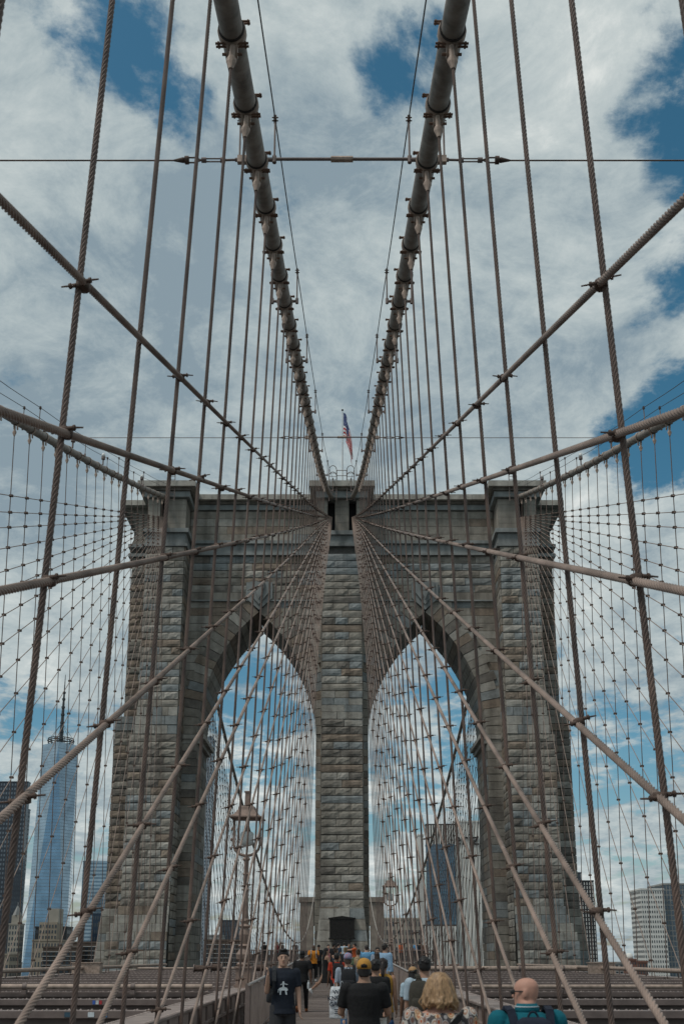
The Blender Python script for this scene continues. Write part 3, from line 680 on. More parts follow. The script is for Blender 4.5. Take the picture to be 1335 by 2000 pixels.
# ------------------------------------------------------------------ cross ties between the cables
for i, nm in ((2, 'near'), (16, 'far')):
    Y = Y0 + SP * i; zc = icz(Y) + .05; xi = icx(Y) + .3
    t = empty('cross_tie', (0, Y, zc)); tag(t, f'brown steel rod with turnbuckle between the two inner cables, the {nm} one', 'tie rod', 'tie rods between inner cables')
    p = MB(); p.cyl((-xi, 0, 0), (xi, 0, 0), .04, n=8); p.build('rod', steel_m, t)
    p = MB(); p.cyl((-.28, 0, 0), (.28, 0, 0), .075, n=8, smooth=False); p.build('turnbuckle', tan_m, t)
    for q in (-1, 1):
        p = MB(); p.box((q * (xi + .02), 0, -.02), (.34, .12, .2)); p.cyl((q * (xi - .16), -.08, 0), (q * (xi - .16), .08, 0), .13, n=10); p.cyl((q * (xi - .16), -.11, 0), (q * (xi - .16), .11, 0), .045, n=8)
        p.build('eye_plate', tan_m, t)
    for s, w in ((-1, 'left'), (1, 'right')):
        x0 = icx(Y) + .3; x1 = ocx(Y); t = empty('lateral_wire', (s * x0, Y, zc)); z1 = ocz(Y) - icz(Y)
        tag(t, f'thin wire with shackle tying the {w} inner cable outwards, the {nm} one', 'tie wire', 'tie wires to the outer cables')
        us = np.linspace(0, 1, 16); P = [(s * (1.75 + (x1 - x0 - 1.75) * u), 0, -.04 + z1 * u * 0) for u in us]
        V, Fq = tube_np(P, .02, 6); obj('wire', np_mesh('wire', V, Fq, rope_m), t)
        p = MB(); p.cyl((0, 0, -.02), (s * .25, 0, -.02), .05, n=8); p.cyl((s * .25, 0, -.02), (s * .55, 0, -.03), .03, n=8)
        for zq in (-.045, .045): p.cyl((s * .55, 0, -.03 + zq), (s * 1.05, 0, -.03 + zq), .02, n=6)
        p.cyl((s * .5, 0, -.03), (s * .62, 0, -.03), .065, n=8); p.cyl((s * .98, 0, -.03), (s * 1.1, 0, -.03), .065, n=8); p.build('turnbuckle', steel_m, t)
        p = MB()
        for zq in (-.075, .075): p.cyl((s * 1.1, 0, -.03), (s * 1.28, 0, -.03 + zq), .022, n=6); p.cyl((s * 1.28, 0, -.03 + zq), (s * 1.42, 0, -.03 + zq), .022, n=6)
        p.cyl((s * 1.42, 0, -.03), (s * 1.52, 0, -.03), .1, n=8); p.build('shackle', rust_m, t)
        p = MB(); p.cyl((s * 1.5, 0, -.03), (s * 1.56, 0, -.03), .045, .07, n=8); p.cyl((s * 1.56, 0, -.03), (s * 1.8, 0, -.04), .07, .022, n=8); p.build('cone_socket', rust_m, t)
# ================================================================== DECK
def dz(Y): return -1.0 + .001 * Y
for s, w in ((-1, 'left'), (1, 'right')):
    t = empty('walkway_truss', (s * 3.2, 45, -3)); tag(t, f'riveted tan steel truss along the {w} edge of the walkway', 'truss', 'trusses beside the walkway')
    TM = Matrix.Translation((-s * 3.2, -45, 3))
    def tp(mb, nm, m):
        o = mb.build(nm, m, t); o.matrix_local = TM; return o
    p = MB(); ya, yb = 3, 94
    for k in range(14):
        a, c = ya + (yb - ya) * k / 14, ya + (yb - ya) * (k + 1) / 14 - .02
        p.box2((s * 2.98, a, dz(a) - .045), (s * 3.6, c, dz(a)))
    p.box2((s * 3.03, ya, -1.36), (s * 3.06, yb, -1.05)); p.box2((s * 3.52, ya, -1.36), (s * 3.55, yb, -1.05))
    p.box2((s * 2.96, ya, -1.42), (s * 3.1, yb, -1.36)); p.box2((s * 2.96, ya, -2.75), (s * 3.5, yb, -2.6))
    tp(p, 'top_chord', chord_m)
    p = MB(); y = ya
    while y < 70:
        for q in (3.02, 3.56): p.lathe([(0, .022), (.012, .02), (.02, .008)], (s * q, y, dz(y)), 6)
        y += .16
    tag(tp(p, 'rivets', rivet_m), kind='stuff')
    y = ya
    while y < 60:
        p = MB(); p.box2((s * 2.99, y, -2.6), (s * 3.03, y + .09, -1.06)); p.box2((s * 2.95, y + .03, -2.6), (s * 3.0, y + .06, -1.37)); tp(p, 'rib', steel_m); y += 1.3
    p = MB(); y = ya
    while y < 60:
        for q in (-1, 1): p.box((s * 3.01, y, -2.02), (.018, .055, 1.55), Matrix.Rotation(q * .72, 3, 'X'))
        y += .34
    tag(tp(p, 'lacing_bars', steel_m), kind='stuff')
    t2 = empty('outer_truss', (s * 16.5, 50, -3)); tag(t2, f'low steel truss on the far {w} edge of the roadway', 'truss', 'trusses on the bridge edges')
    TM2 = Matrix.Translation((-s * 16.5, -50, 3))
    p = MB(); p.box2((s * 16.3, 20, -1.25), (s * 16.9, 95, -.95)); p.box2((s * 16.3, 20, -6), (s * 16.9, 95, -5.6)); p.build('top_chord', chord_m, t2).matrix_local = TM2
    p = MB(); y = 20
    while y < 95: p.box2((s * 16.4, y, -5.6), (s * 16.7, y + .2, -1.25)); y += 2.6
    tag(p.build('posts', steel_m, t2), kind='stuff').matrix_local = TM2
    p = MB(); p.cyl((s * 16.2, 20, -.62), (s * 15.6, 94, -.62), .11, n=10); p.build('pipe', tan_m, t2).matrix_local = TM2
    y = 24
    while y < 94: p = MB(); p.cyl((s * 16.15, y, -.95), (s * 16.15, y, -.6), .04, n=6); p.build('pipe_bracket', steel_m, t2).matrix_local = TM2; y += 5.4
# beams over the roadways
p = MB(); p.box2((0, -.24, -.13), (12.45, .24, 0)); p.box2((0, -.02, -.95), (12.45, .02, -.13)); p.box2((0, -.2, -1.03), (12.45, .2, -.95)); BM = p.mesh('beam', steel_m)
p = MB()
for i in range(56):
    for q in (-.16, .13): p.lathe([(0, .024), (.014, .021), (.024, .008)], (.12 + i * .222, q, 0), 6)
RV = p.mesh('rivets', rivet_m)
for s, w in ((-1, 'left'), (1, 'right')):
    for k in range(15):
        Y = 15.4 + 5.4 * k; o = obj('cross_beam', BM); o.location = (s * 3.66, Y, dz(Y) - .02); o.rotation_euler = (0, 0, 0 if s > 0 else PI)
        tag(o, f'riveted steel cross beam, {ordn(k + 1)} from the camera over the {w} roadway', 'beam', 'beams over the roadways')
        tag(obj('rivets', RV, o), kind='stuff')
        if s < 0 and k in (1, 2):
            for j, (xx, cc) in enumerate(((.9, (.1, .3, .6)), (1.15, (.7, .75, .78)), (1.6, (.05, .1, .14))) if k == 1 else ((2.2, (.5, .05, .06)), (2.28, (.7, .7, .7)), (2.36, (.07, .15, .5)))):
                q = MB(); q.box((xx, .245, -.065), (.07 if k == 2 else .12, .006, .09)); q.build('sticker', mat(f'sticker_{k}{j}', cc, .5, vary=.2, scale=20), o)
# cross pipes and deck clutter
for (x0, x1, Y, z, r, lb) in ((-16, -3.8, 31.2, -.83, .075, 'thin tan pipe lying across the beams of the left roadway'), (3.8, 16, 31.2, -.83, .06, 'thin tan pipe lying across the beams of the right roadway'),
                              (5.6, 17, 71, -.72, .16, 'thick tan pipe lying across the right roadway near the tower'), (-15, -7, 78, -.78, .08, 'short tan pipe lying in front of the left pier of the tower')):
    t = empty('pipe', ((x0 + x1) / 2, Y, z)); tag(t, lb, 'pipe'); h = (x1 - x0) / 2
    p = MB(); p.cyl((-h, 0, 0), (h, 0, 0), r, n=12); p.build('tube', tan_m, t)
    for q in (-.55, .1, .62):
        p = MB(); p.cyl((q * h - .06, 0, 0), (q * h + .06, 0, 0), r * 1.3, n=10); p.box((q * h, 0, -r - .08), (.14, .2, .12)); p.build('collar', steel_m, t)
for (x, Y, sx, lb) in ((-15.6, 65, 1.7, 'square tan steel box in front of the left pier of the tower'), (15.9, 65, 1.5, 'square tan steel box in front of the right pier of the tower')):
    t = empty('junction_box', (x, Y, -1.0)); tag(t, lb, 'steel box'); p = MB(); p.box((0, 0, .33), (sx, .8, .66)); p.build('case', tan_m, t)
    p = MB(); p.box((0, 0, .69), (sx + .12, .92, .05)); p.build('lid', tan_m, t)
for i, (x, Y, r) in enumerate(((-9.4, 70, .28), (-8.5, 72, .32), (-6.6, 71, .26), (-5.6, 72, .3), (6.8, 74, .28), (7.9, 75, .3))):
    t = empty('cable_reel', (x, Y, -.98 + r)); tag(t, f'rusty cable reel lying on the deck, {ordn(i + 1)} from the left', 'cable reel', 'reels lying in front of the tower')
    p = MB(); p.cyl((-.35, 0, 0), (.35, 0, 0), r * .75, n=12); p.build('drum', rust_m, t)
    for q in (-1, 1): p = MB(); p.cyl((q * .35 - .03, 0, 0), (q * .35 + .03, 0, 0), r, n=14); p.build('flange', steel_m, t)
# walkway boards
p = MB(); wd = 1.72
p.box2((-1.7, -6, wz(44) - 1.2), (1.7, -5, wz(44) - 1.1))
w_ = MB(); w_.add([(-1.9, -6, wz(-6) - .12), (1.9, -6, wz(-6) - .12), (1.9, 95, wz(95) - .12), (-1.9, 95, wz(95) - .12), (-1.9, -6, wz(-6) - .32), (1.9, -6, wz(-6) - .32), (1.9, 95, wz(95) - .32), (-1.9, 95, wz(95) - .32)],
                  [(0, 1, 2, 3), (7, 6, 5, 4), (0, 4, 5, 1), (1, 5, 6, 2), (3, 2, 6, 7), (0, 3, 7, 4)])
wk = tag(w_.build('walkway', dark_m), kind='structure')
p = MB(); y = -2.0; bm = [mat(f'walkway_board_{i}', c, .8, vary=.3, scale=2.0, stretch=(.5, 6, 1)) for i, c in enumerate(((.205, .165, .145), (.175, .14, .125), (.235, .195, .175)))]
while y < 94.5:
    p.mi = R.randrange(3); p.box((R.uniform(-.015, .015), y + .09, wz(y) - .06 + R.uniform(-.006, .006)), (3.5, .168, .1)); y += .19
tag(p.build('planks', bm, wk), kind='stuff')
# walkway railings
for s, w in ((-1, 'left'), (1, 'right')):
    t = empty('walkway_railing', (s * 1.78, 45, wz(45))); tag(t, f'slatted railing with steel top rail on the {w} side of the walkway', 'railing', 'railings of the walkway')
    TM = Matrix.Translation((-s * 1.78, -45, -wz(45)))
    p = MB()
    for dzz, r in ((1.1, .03), (.12, .025)): p.cyl((s * 1.78, 20.4, wz(20.4) + dzz), (s * 1.78, 86, wz(86) + dzz), r, n=6)
    p.build('top_rail', mat('rail_pale', (.36, .33, .31), .45, vary=.2), t).matrix_local = TM
    y = 20.5
    while y < 86: p = MB(); p.box((s * 1.81, y, wz(y) + .55), (.09, .11, 1.14)); p.build('post', steel_m, t).matrix_local = TM; y += 1.95
    p = MB(); y = 20.6
    while y < 86:
        p.box((s * 1.76, y, wz(y) + .6), (.025, .14, .92)); y += .21
    tag(p.build('slats', mat('slat_paint', (.29, .225, .195), .7, vary=.25), t), kind='stuff').matrix_local = TM
# platform round the centre pier
pz = wz(88)
for s, w in ((-1, 'left'), (1, 'right')):
    t = empty('tower_platform', (s * 5, 90, pz)); tag(t, f'raised plank platform with dark slatted fence at the tower, {w} of the walkway', 'platform', 'platforms at the tower')
    TM = Matrix.Translation((-s * 5, -90, -pz))
    p = MB(); p.box2((s * 1.95, 85, pz - .5), (s * 7.6, 95.2, pz)); p.build('floor', plank_m, t).matrix_local = TM
    p = MB(); p.box2((s * 1.95, 84.9, pz + .98), (s * 7.6, 85.05, pz + 1.06)); p.box2((s * 1.95, 84.9, pz + .1), (s * 7.6, 85.05, pz + .18)); p.build('handrail', steel_m, t).matrix_local = TM
    p = MB(); x = 2.0
    while x < 7.6: p.box((s * x, 84.98, pz + .56), (.1, .03, .85)); x += .17
    tag(p.build('slats', mat('slat_dark', (.075, .06, .055), .7), t), kind='stuff').matrix_local = TM
    x = 2.0
    while x < 7.7: p = MB(); p.box((s * x, 85.03, pz + .5), (.1, .1, 1.12)); p.build('post', steel_m, t).matrix_local = TM; x += 1.85
# ------------------------------------------------------------------ lamp posts
def lamp(x, Y, label):
    t = empty('lamp_post', (x, Y, -1.0)); tag(t, label, 'lamp post', 'lamp posts on the trusses')
    p = MB(); p.box((0, 0, .06), (.62, .62, .12)); p.box((0, 0, .38), (.5, .5, .55)); p.box((0, 0, .68), (.6, .6, .06)); p.build('plinth', mat('lamp_paint', (.27, .195, .16), .6, vary=.25, scale=5), t)
    p = MB(); p.lathe([(.7, .2), (.78, .26), (.86, .17), (.95, .25), (1.1, .28), (1.22, .2), (1.3, .15), (1.38, .22), (1.44, .14), (1.55, .17), (1.75, .2), (1.95, .14), (2.02, .2), (2.1, .13), (2.2, .16), (2.28, .11), (3.2, .095), (3.24, .13), (3.3, .09), (3.72, .085), (3.76, .12), (3.82, .085), (4.2, .08), (4.26, .13), (4.34, .1)], n=14); p.build('column', mat('lamp_paint', (.27, .195, .16), .6, vary=.25, scale=5), t)
    p = MB()  # lyre-shaped lantern frame
    for k in range(11):
        a0, a1 = PI + PI * k / 11, PI + PI * (k + 1) / 11
        p.cyl((.44 * math.cos(a0), 0, 4.75 + .36 * math.sin(a0)), (.44 * math.cos(a1), 0, 4.75 + .36 * math.sin(a1)), .05, n=6)
    for q in (-1, 1):
        p.box((q * .45, 0, 5.2), (.085, .08, .95))
        for zz_ in (4.65, 4.95, 5.3): p.ell((q * .53, 0, zz_), (.035, .04, .07), 6)
    p.build('frame', mat('lamp_paint', (.27, .195, .16), .6, vary=.25, scale=5), t)
    p = MB(); p.loft([(5.66, .70, .6, 0, 0), (5.70, .70, .6, 0, 0), (5.78, .5, .42, 0, 0), (5.95, .36, .3, 0, 0), (6.05, .33, .27, 0, 0), (6.09, .3, .25, 0, 0)], 4, smooth=False, mtx=Matrix.Rotation(PI / 4, 4, 'Z') @ Matrix.Diagonal((1.2, 1.2, 1, 1))); p.build('roof', mat('lamp_paint', (.27, .195, .16), .6, vary=.25, scale=5), t)
    p = MB(); p.box((0, 0, 6.34), (.2, .2, .5), taper=.85); p.box((0, 0, 6.6), (.22, .22, .05)); p.build('chimney', mat('lamp_paint', (.27, .195, .16), .6, vary=.25, scale=5), t)
    p = MB(); p.cyl((0, 0, 5.15), (0, 0, 5.66), .06, n=8); p.build('stem', steel_m, t)
    p = MB(); p.lathe([(4.72, .1), (4.76, .2), (4.9, .23), (5.15, .24), (5.2, .2)], n=14, smooth=True); p.build('globe', mat('lamp_glass', (.62, .64, .62), .25, vary=.08), t)
lamp(-3.28, 35.5, 'ornate tan lamp post with roofed lantern standing on the left truss')
lamp(3.3, 71, 'ornate tan lamp post with roofed lantern, small and far, right of the centre pier')
# ------------------------------------------------------------------ tower top: flag, ladders, cages
t = empty('flagpole', (.05, 98.5, TOPZ)); tag(t, 'white flagpole on top of the centre pier', 'flagpole')
fh = zpx(802, 98.5) - TOPZ
p = MB(); p.cyl((0, 0, 0), (0, 0, fh), .09, .045, 10); p.build('pole', mat('pole_white', (.62, .64, .64), .5, vary=.1), t)
p = MB(); p.ell((0, 0, fh + .06), (.13, .13, .11), 8); p.build('finial', dark_m, t)
fm = bpy.data.materials.new('flag_cloth'); fm.use_nodes = True; nt = fm.node_tree; bs = nt.nodes['Principled BSDF']; bs.inputs['Roughness'].default_value = .85
at = nt.nodes.new('ShaderNodeAttribute'); at.attribute_name = 'flagcol'; nt.links.new(at.outputs['Color'], bs.inputs['Base Color'])
fl = MB(); nu, nv = 52, 65; V = []; cols = []
Lf, Hf = 5.6, 2.9
for j in range(nv + 1):
    for i in range(nu + 1):
        u, v = i / nu, j / nv
        # limp flag: hoist stays on the pole, the fly end falls down and folds
        fold = .17 * math.sin(v * 9 + u * 5) + .1 * math.sin(v * 23 + u * 3 + 1)
        a = 1.02 * min(1, u * 5) + .26 * u
        x = .1 + Lf * u * math.cos(a) * (.62 - .10 * v) + fold * .3 * u
        z = fh - .25 - Hf * v * (1 - .55 * u) - Lf * u * math.sin(a) * .92
        V.append((x, fold * min(1, 3 * u) - .25 * u, z))
for j in range(nv):
    for i in range(nu):
        u, v = (i + .5) / nu, (j + .5) / nv; st = int(v * 13) % 2
        c = (.5, .03, .035) if st == 0 else (.8, .8, .8)
        if u < .4 and v < 7 / 13:
            c = (.02, .045, .17)
            if (i % 3 == 1) and (j % 4 == 2): c = (.8, .8, .8)
        cols.append(c)
fl.add(V, [(j * (nu + 1) + i, j * (nu + 1) + i + 1, (j + 1) * (nu + 1) + i + 1, (j + 1) * (nu + 1) + i) for j in range(nv) for i in range(nu)], True)
fo = fl.build('flag', fm); fo.location = (.05, 98.5, TOPZ); tag(fo, 'limp red white and blue striped flag hanging from the flagpole', 'flag')
ca = fo.data.color_attributes.new('flagcol', 'FLOAT_COLOR', 'CORNER')
for pi_, po in enumerate(fo.data.polygons):
    for li in po.loop_indices: ca.data[li].color = (*cols[pi_], 1)
sd_ = fo.modifiers.new('thick', 'SOLIDIFY'); sd_.thickness = .01
def cage(x0, x1, Y, lb, hoops=True):
    t = empty('ladder_cage', ((x0 + x1) / 2, Y, TOPZ)); tag(t, lb, 'ladder cage', 'ladder cages on the tower'); h = (x1 - x0) / 2
    p = MB()
    for q in (-h, h): p.cyl((q, 0, -2.2), (q, 0, 1.25), .045, n=6)
    for k in range(9): p.cyl((-h, 0, -2 + k * .36), (h, 0, -2 + k * .36), .022, n=6)
    p.build('ladder', steel_m, t)
    for zz_ in (1.25, .55):
        p = MB()
        for k in range(8):
            a0, a1 = PI + PI * k / 8, PI + PI * (k + 1) / 8
            p.cyl((h * math.cos(a0), -.7 * abs(math.sin(a0)), zz_ + .12 * abs(math.sin(a0))), (h * math.cos(a1), -.7 * abs(math.sin(a1)), zz_ + .12 * abs(math.sin(a1))), .035, n=6)
        p.build('hoop', steel_m, t)
cage(-1.3, -.55, 95.2, 'steel ladder cage left of the flagpole on the centre pier')
cage(.5, 1.25, 95.2, 'steel ladder cage right of the flagpole on the centre pier')
cage(-17.6, -16.9, 95.2, 'steel ladder cage on top of the left pier')
cage(16.9, 17.6, 95.2, 'steel ladder cage on top of the right pier')
t = empty('roof_railing', (0, 95.3, TOPZ)); tag(t, 'low steel railing between the ladder cages on the centre pier', 'railing')
p = MB()
for zz_ in (.65, 1.25): p.cyl((-.55, 0, zz_), (.5, 0, zz_), .035, n=6)
p.build('rail', steel_m, t)
for q in (-.53, .48): p = MB(); p.cyl((q, 0, 0), (q, 0, 1.25), .04, n=6); p.build('post', steel_m, t)
# ================================================================== PEOPLE
def skin(t): return mat(f'skin_{t}', {'light': (.48, .30, .22), 'tan': (.36, .21, .145), 'brown': (.16, .085, .055), 'dark': (.085, .047, .033), 'pink': (.50, .27, .2)}[t], .6, vary=.08, scale=8)
def cloth(n, c, **k): return mat(f'cloth_{n}', c, .9, vary=k.pop('vary', .14), scale=k.pop('scale', 7), bump=.16, bscale=22, **k)
def remesh(o, vox):
    m = o.modifiers.new('skin', 'REMESH'); m.mode = 'VOXEL'; m.voxel_size = vox; m.use_smooth_shade = True
    s = o.modifiers.new('soft', 'SMOOTH'); s.factor = .5; s.iterations = 2
def cap_(mb, p0, p1, r0, r1, n=10):
    p0, p1 = Vector(p0), Vector(p1); d = p1 - p0
    M = Matrix.Translation(p0) @ Vector((0, 0, 1)).rotation_difference(d.normalized()).to_matrix().to_4x4(); L = d.length
    rg = [(-r0 * .96, r0 * .25), (-r0 * .7, r0 * .71), (0, r0), (L * .5, (r0 + r1) / 2 * 1.03), (L, r1), (L + r1 * .7, r1 * .71), (L + r1 * .96, r1 * .25)]
    mb.loft([(z, r, r, 0, 0) for z, r in rg], n, True, M)
def tubeflat(mb, pts, n=12):
    """open-ended looking sleeve or trouser leg: flat ends, pts = [(p, r)]"""
    for (a, ra), (c, rc) in zip(pts[:-1], pts[1:]): mb.cyl(a, c, ra, rc, n)
def person(X, Y, H, heading, label, skn='light', top=None, bottom=None, hair=None, legs=((.0, .05), (.0, .05)), arms=((.05, .12, .15, 0), (.05, .12, .15, 0)), wide=1.0, shoe=(.03, .03, .03),
           head_yaw=0.0, face=False, shades=False, beard=False, gz=None, group='people on the walkway', seat=None):
    g0 = wz(Y) if gz is None else gz
    S = H / 1.75; t = empty('person', (X, Y, g0), heading, S); tag(t, label, 'person', group)
    vox = (.011 if Y < 20 else .018 if Y < 45 else .03) / 1.0
    hips = [Vector((q * .092 * wide, 0, .92)) for q in (-1, 1)]; J = []
    for h, (a, k) in zip(hips, legs):
        kn = h + .43 * Vector((0, -math.sin(a), -math.cos(a))); an = kn + .42 * Vector((0, -math.sin(a - k), -math.cos(a - k))); J.append((h, kn, an, a - k))
    dzv = .075 - min(j[2].z for j in J)
    up = Vector((0, 0, dzv)); J = [(h + up, k + up, a + up, q) for h, k, a, q in J]
    A = []
    for q, (a, bdt, e, c) in zip((-1, 1), arms):
        sh = Vector((q * .185 * wide, .01, 1.415)) + up; d1 = Vector((q * math.sin(bdt), -math.sin(a) * math.cos(bdt), -math.cos(a) * math.cos(bdt)))
        el = sh + .285 * d1; d2 = Vector((q * (math.sin(bdt) * .6 - math.sin(c)), -math.sin(a + e), -math.cos(a + e))).normalized(); wr = el + .25 * d2; A.append((sh, el, wr, d2))
    UP = Matrix.Translation(up)
    HM = UP @ Matrix.Translation((0, 0, 1.487)) @ Matrix.Rotation(head_yaw, 4, 'Z') @ Matrix.Translation((0, 0, -1.5))
    torso = [(.80, .13, .10, 0, 0), (.90, .162, .118, 0, .005), (1.0, .152, .108, 0, 0), (1.1, .142, .1, 0, 0), (1.22, .16, .112, 0, 0), (1.34, .178, .118, 0, .005), (1.42, .168, .098, 0, .012), (1.455, .128, .08, 0, .015), (1.485, .075, .067, 0, .014), (1.515, .06, .062, 0, .012), (1.56, .058, .062, 0, .005)]
    def fat(r, g, lo=None, hi=None, gy=None): return [(z, rx * wide + g, ry * (wide ** 1.2) + (g if gy is None else gy), xo, yo) for (z, rx, ry, xo, yo) in r if (lo is None or z >= lo) and (hi is None or z <= hi)]
    b = MB(); b.loft(fat(torso, 0), 16, True, UP)
    head = [(1.515, .03, .035, 0, -.045), (1.53, .05, .06, 0, -.03), (1.56, .061, .078, 0, -.014), (1.60, .069, .09, 0, -.003), (1.645, .074, .096, 0, .003), (1.69, .073, .096, 0, .006), (1.72, .06, .08, 0, .008), (1.742, .035, .05, 0, .01), (1.75, .012, .02, 0, .01)]
    b.loft(head, 16, True, HM)
    b.loft([(-.03, .011, .009, 0, 0), (-.012, .017, .017, 0, -.004), (.0, .013, .014, 0, 0), (.035, .007, .008, 0, .006)], 8, True, HM @ Matrix.Translation((0, -.097, 1.625)))
    for q in (-1, 1): b.loft([(-.03, .007, .012, 0, 0), (0, .011, .02, 0, 0), (.03, .008, .016, 0, 0)], 8, True, HM @ Matrix.Translation((q * .077, .012, 1.632)))
    for (h, k, a, sa) in J: cap_(b, h, k, .083 * wide, .054); cap_(b, k, a, .055, .036); b.ell(k.lerp(a, .3) + Vector((0, .015, 0)), (.05, .055, .1), 8)
    for (sh, el, wr, d2) in A:
        cap_(b, sh, el, .055 * wide, .041); cap_(b, el, wr, .042, .028)
        pr = d2.orthogonal().normalized(); sd = Vector((0, 1, 0)) - d2 * d2.y; sd = sd.normalized() if sd.length > .1 else pr; nr = d2.cross(sd)
        pm = wr + d2 * .05; b.ell(pm, (.022, .038, .05), 8, Matrix((nr, sd, d2)).transposed())
        for f in range(4):
            r0 = pm + d2 * .035 + sd * (-.03 + .02 * f); L = (.055, .066, .062, .048)[f]; mid = r0 + d2 * L * .6 + nr * .008; cap_(b, r0, mid, .0095, .009, 6); cap_(b, mid, mid + (d2 * .6 + nr * .7).normalized() * L * .6, .009, .0075, 6)
        th = pm - d2 * .02 - sd * .035; cap_(b, th, th + (d2 * .75 - sd * .6).normalized() * .05, .012, .0095, 6)
    body = b.build('body', skin(skn), t); remesh(body, vox)
    hm = None
    if top:
        m, sl_, hem = top['m'], top.get('sl', .55), top.get('hem', .84); s_ = MB(); rr = fat(torso, .02, hem, 1.486, .024)
        if top.get('skirt'): rr = [(top['skirt'], .24 * wide, .19 * wide, 0, 0), (.75, .2 * wide, .16 * wide, 0, 0)] + fat(torso, .02, .85, 1.46, .024)
        if top.get('tank'): rr = [r for r in rr if r[0] < 1.40]
        s_.loft(rr if rr[0][0] <= hem + .02 else [(hem, rr[0][1] + .01, rr[0][2] + .012, 0, 0)] + rr, 18, True, UP)
        if sl_ > 0:
            for (sh, el, wr, d2) in A:
                if sl_ <= 1: tubeflat(s_, [(sh, .071 * wide), (sh.lerp(el, sl_), .064 * wide)])
                else: tubeflat(s_, [(sh, .074 * wide), (el, .06)]); s_.ell(el, (.06,) * 3, 8); tubeflat(s_, [(el, .06), (el.lerp(wr, sl_ - 1), .045)])
                s_.ell(sh, (.072 * wide, .074 * wide, .074 * wide), 12)
        so_ = s_.build('shirt' if not top.get('skirt') else 'dress', m, t); remesh(so_, vox * 1.05)
    if bottom:
        m, ln = bottom['m'], bottom.get('len', 2); s_ = MB(); fl_ = bottom.get('flare', 1.0)
        s_.loft(fat(torso, .014, .80, 1.0, .016), 16, True, UP)
        for (h, k, a, sa) in J:
            if ln <= 1: s_.cyl(h + Vector((0, 0, .03)), h.lerp(k, ln), .098 * wide, .092 * wide * fl_, 14)
            else:
                s_.cyl(h + Vector((0, 0, .03)), k, .098 * wide, .07 * fl_, 14); s_.ell(k, (.07 * fl_,) * 3, 10); s_.cyl(k, k.lerp(a, min(1.0, ln - 1)), .07 * fl_, .056 * fl_, 14)
        po = s_.build('shorts' if ln <= 1.2 else 'trousers', m, t); remesh(po, vox * 1.05)
    for (h, k, a, sa) in J:
        s_ = MB(); pit = max(-1.0, min(.9, sa + 0.0)); M = Matrix.Translation(a) @ Matrix.Rotation(-pit if abs(pit) > .35 else 0, 4, 'X')
        s_.loft([(-.075, .038, .12, 0, -.05), (-.05, .044, .132, 0, -.05), (-.02, .042, .11, 0, -.04), (.01, .038, .062, 0, -.005), (.045, .036, .045, 0, .01)], 12, True, M)
        s_.build('shoe', mat('shoe_%02d%02d%02d' % tuple(int(c * 99) for c in shoe), shoe, .7, vary=.1), t)
    if hair:
        st, c = hair['st'], hair.get('c', (.012, .01, .009)); hmat = mat('hair_%03d%03d%03d' % tuple(int(v * 999) for v in c), c, .5, vary=.5, scale=70, stretch=(1, 1, .12))
        s_ = MB()
        if st in ('short', 'long', 'bun', 'pony', 'wavy'):
            s_.loft([(1.585, .05, .05, 0, .055), (1.62, .079, .08, 0, .032), (1.66, .082, .094, 0, .02), (1.70, .081, .102, 0, .011), (1.735, .069, .088, 0, .008), (1.755, .045, .06, 0, .006), (1.764, .02, .03, 0, .006)], 16, True, HM)
            for k in range(70 if Y < 45 else 0):
                a, el_ = R.uniform(0, 2 * PI), R.uniform(-.25, 1.5); q = Vector((.077 * math.cos(a) * math.cos(el_), .012 + .096 * math.sin(a) * math.cos(el_), 1.685 + .075 * math.sin(el_)))
                if q.y < -.04 and q.z < 1.715: continue
                s_.ell(HM @ q, (R.uniform(.012, .022), R.uniform(.012, .022), R.uniform(.01, .02)), 6)
            if st == 'short' and face: s_.ell(HM @ Vector((0, -.035, 1.755)), (.066, .066, .03), 10)
        if st == 'long': s_.loft([(1.30, .055, .035, 0, .11), (1.4, .08, .05, 0, .1), (1.52, .088, .06, 0, .075), (1.62, .088, .08, 0, .04), (1.68, .08, .09, 0, .02)], 14, True, HM)
        if st == 'wavy':
            s_.loft([(1.535, .09, .05, 0, .055), (1.55, .125, .085, 0, .045), (1.59, .13, .105, 0, .035), (1.64, .118, .112, 0, .025), (1.69, .104, .112, 0, .015), (1.74, .082, .095, 0, .01), (1.775, .05, .06, 0, .01), (1.79, .02, .02, 0, .01)], 24, True, HM)
            for k in range(60):
                a = PI * (-.1 + 1.2 * k / 59); rr_ = R.uniform(.9, 1.14); wv = R.uniform(-.03, .03)
                pts = [HM @ Vector((math.cos(a + w_o) * r * rr_, .03 + math.sin(a + w_o) * r * .85 * rr_, z)) for z, r, w_o in ((1.782, .04, 0), (1.73, .085, wv * 3), (1.66, .112, -wv * 4), (1.60, .127, wv * 4), (1.55, .134 + R.uniform(-.015, .022), -wv * 6), (1.505 + R.uniform(-.03, .03), .115 + R.uniform(-.02, .03), wv * 8))]
                for p0, p1 in zip(pts[:-1], pts[1:]): s_.cyl(p0, p1, .009, .008, 6)
        if st == 'bun': s_.ell(HM @ Vector((0, .1, 1.74)), (.045, .045, .045), 10)
        if st == 'pony': s_.loft([(1.38, .015, .015, 0, .15), (1.5, .035, .03, 0, .145), (1.62, .035, .03, 0, .12), (1.68, .03, .03, 0, .1)], 10, True, HM)
        if st == 'fringe': s_.loft([(1.565, .05, .03, 0, .075), (1.60, .08, .07, 0, .035), (1.635, .081, .085, 0, .022), (1.66, .078, .09, 0, .02)], 14, True, HM)
        if s_.v: ho = s_.build('hair', hmat, t); 
        if s_.v and vox < .02: remesh(ho, .008)
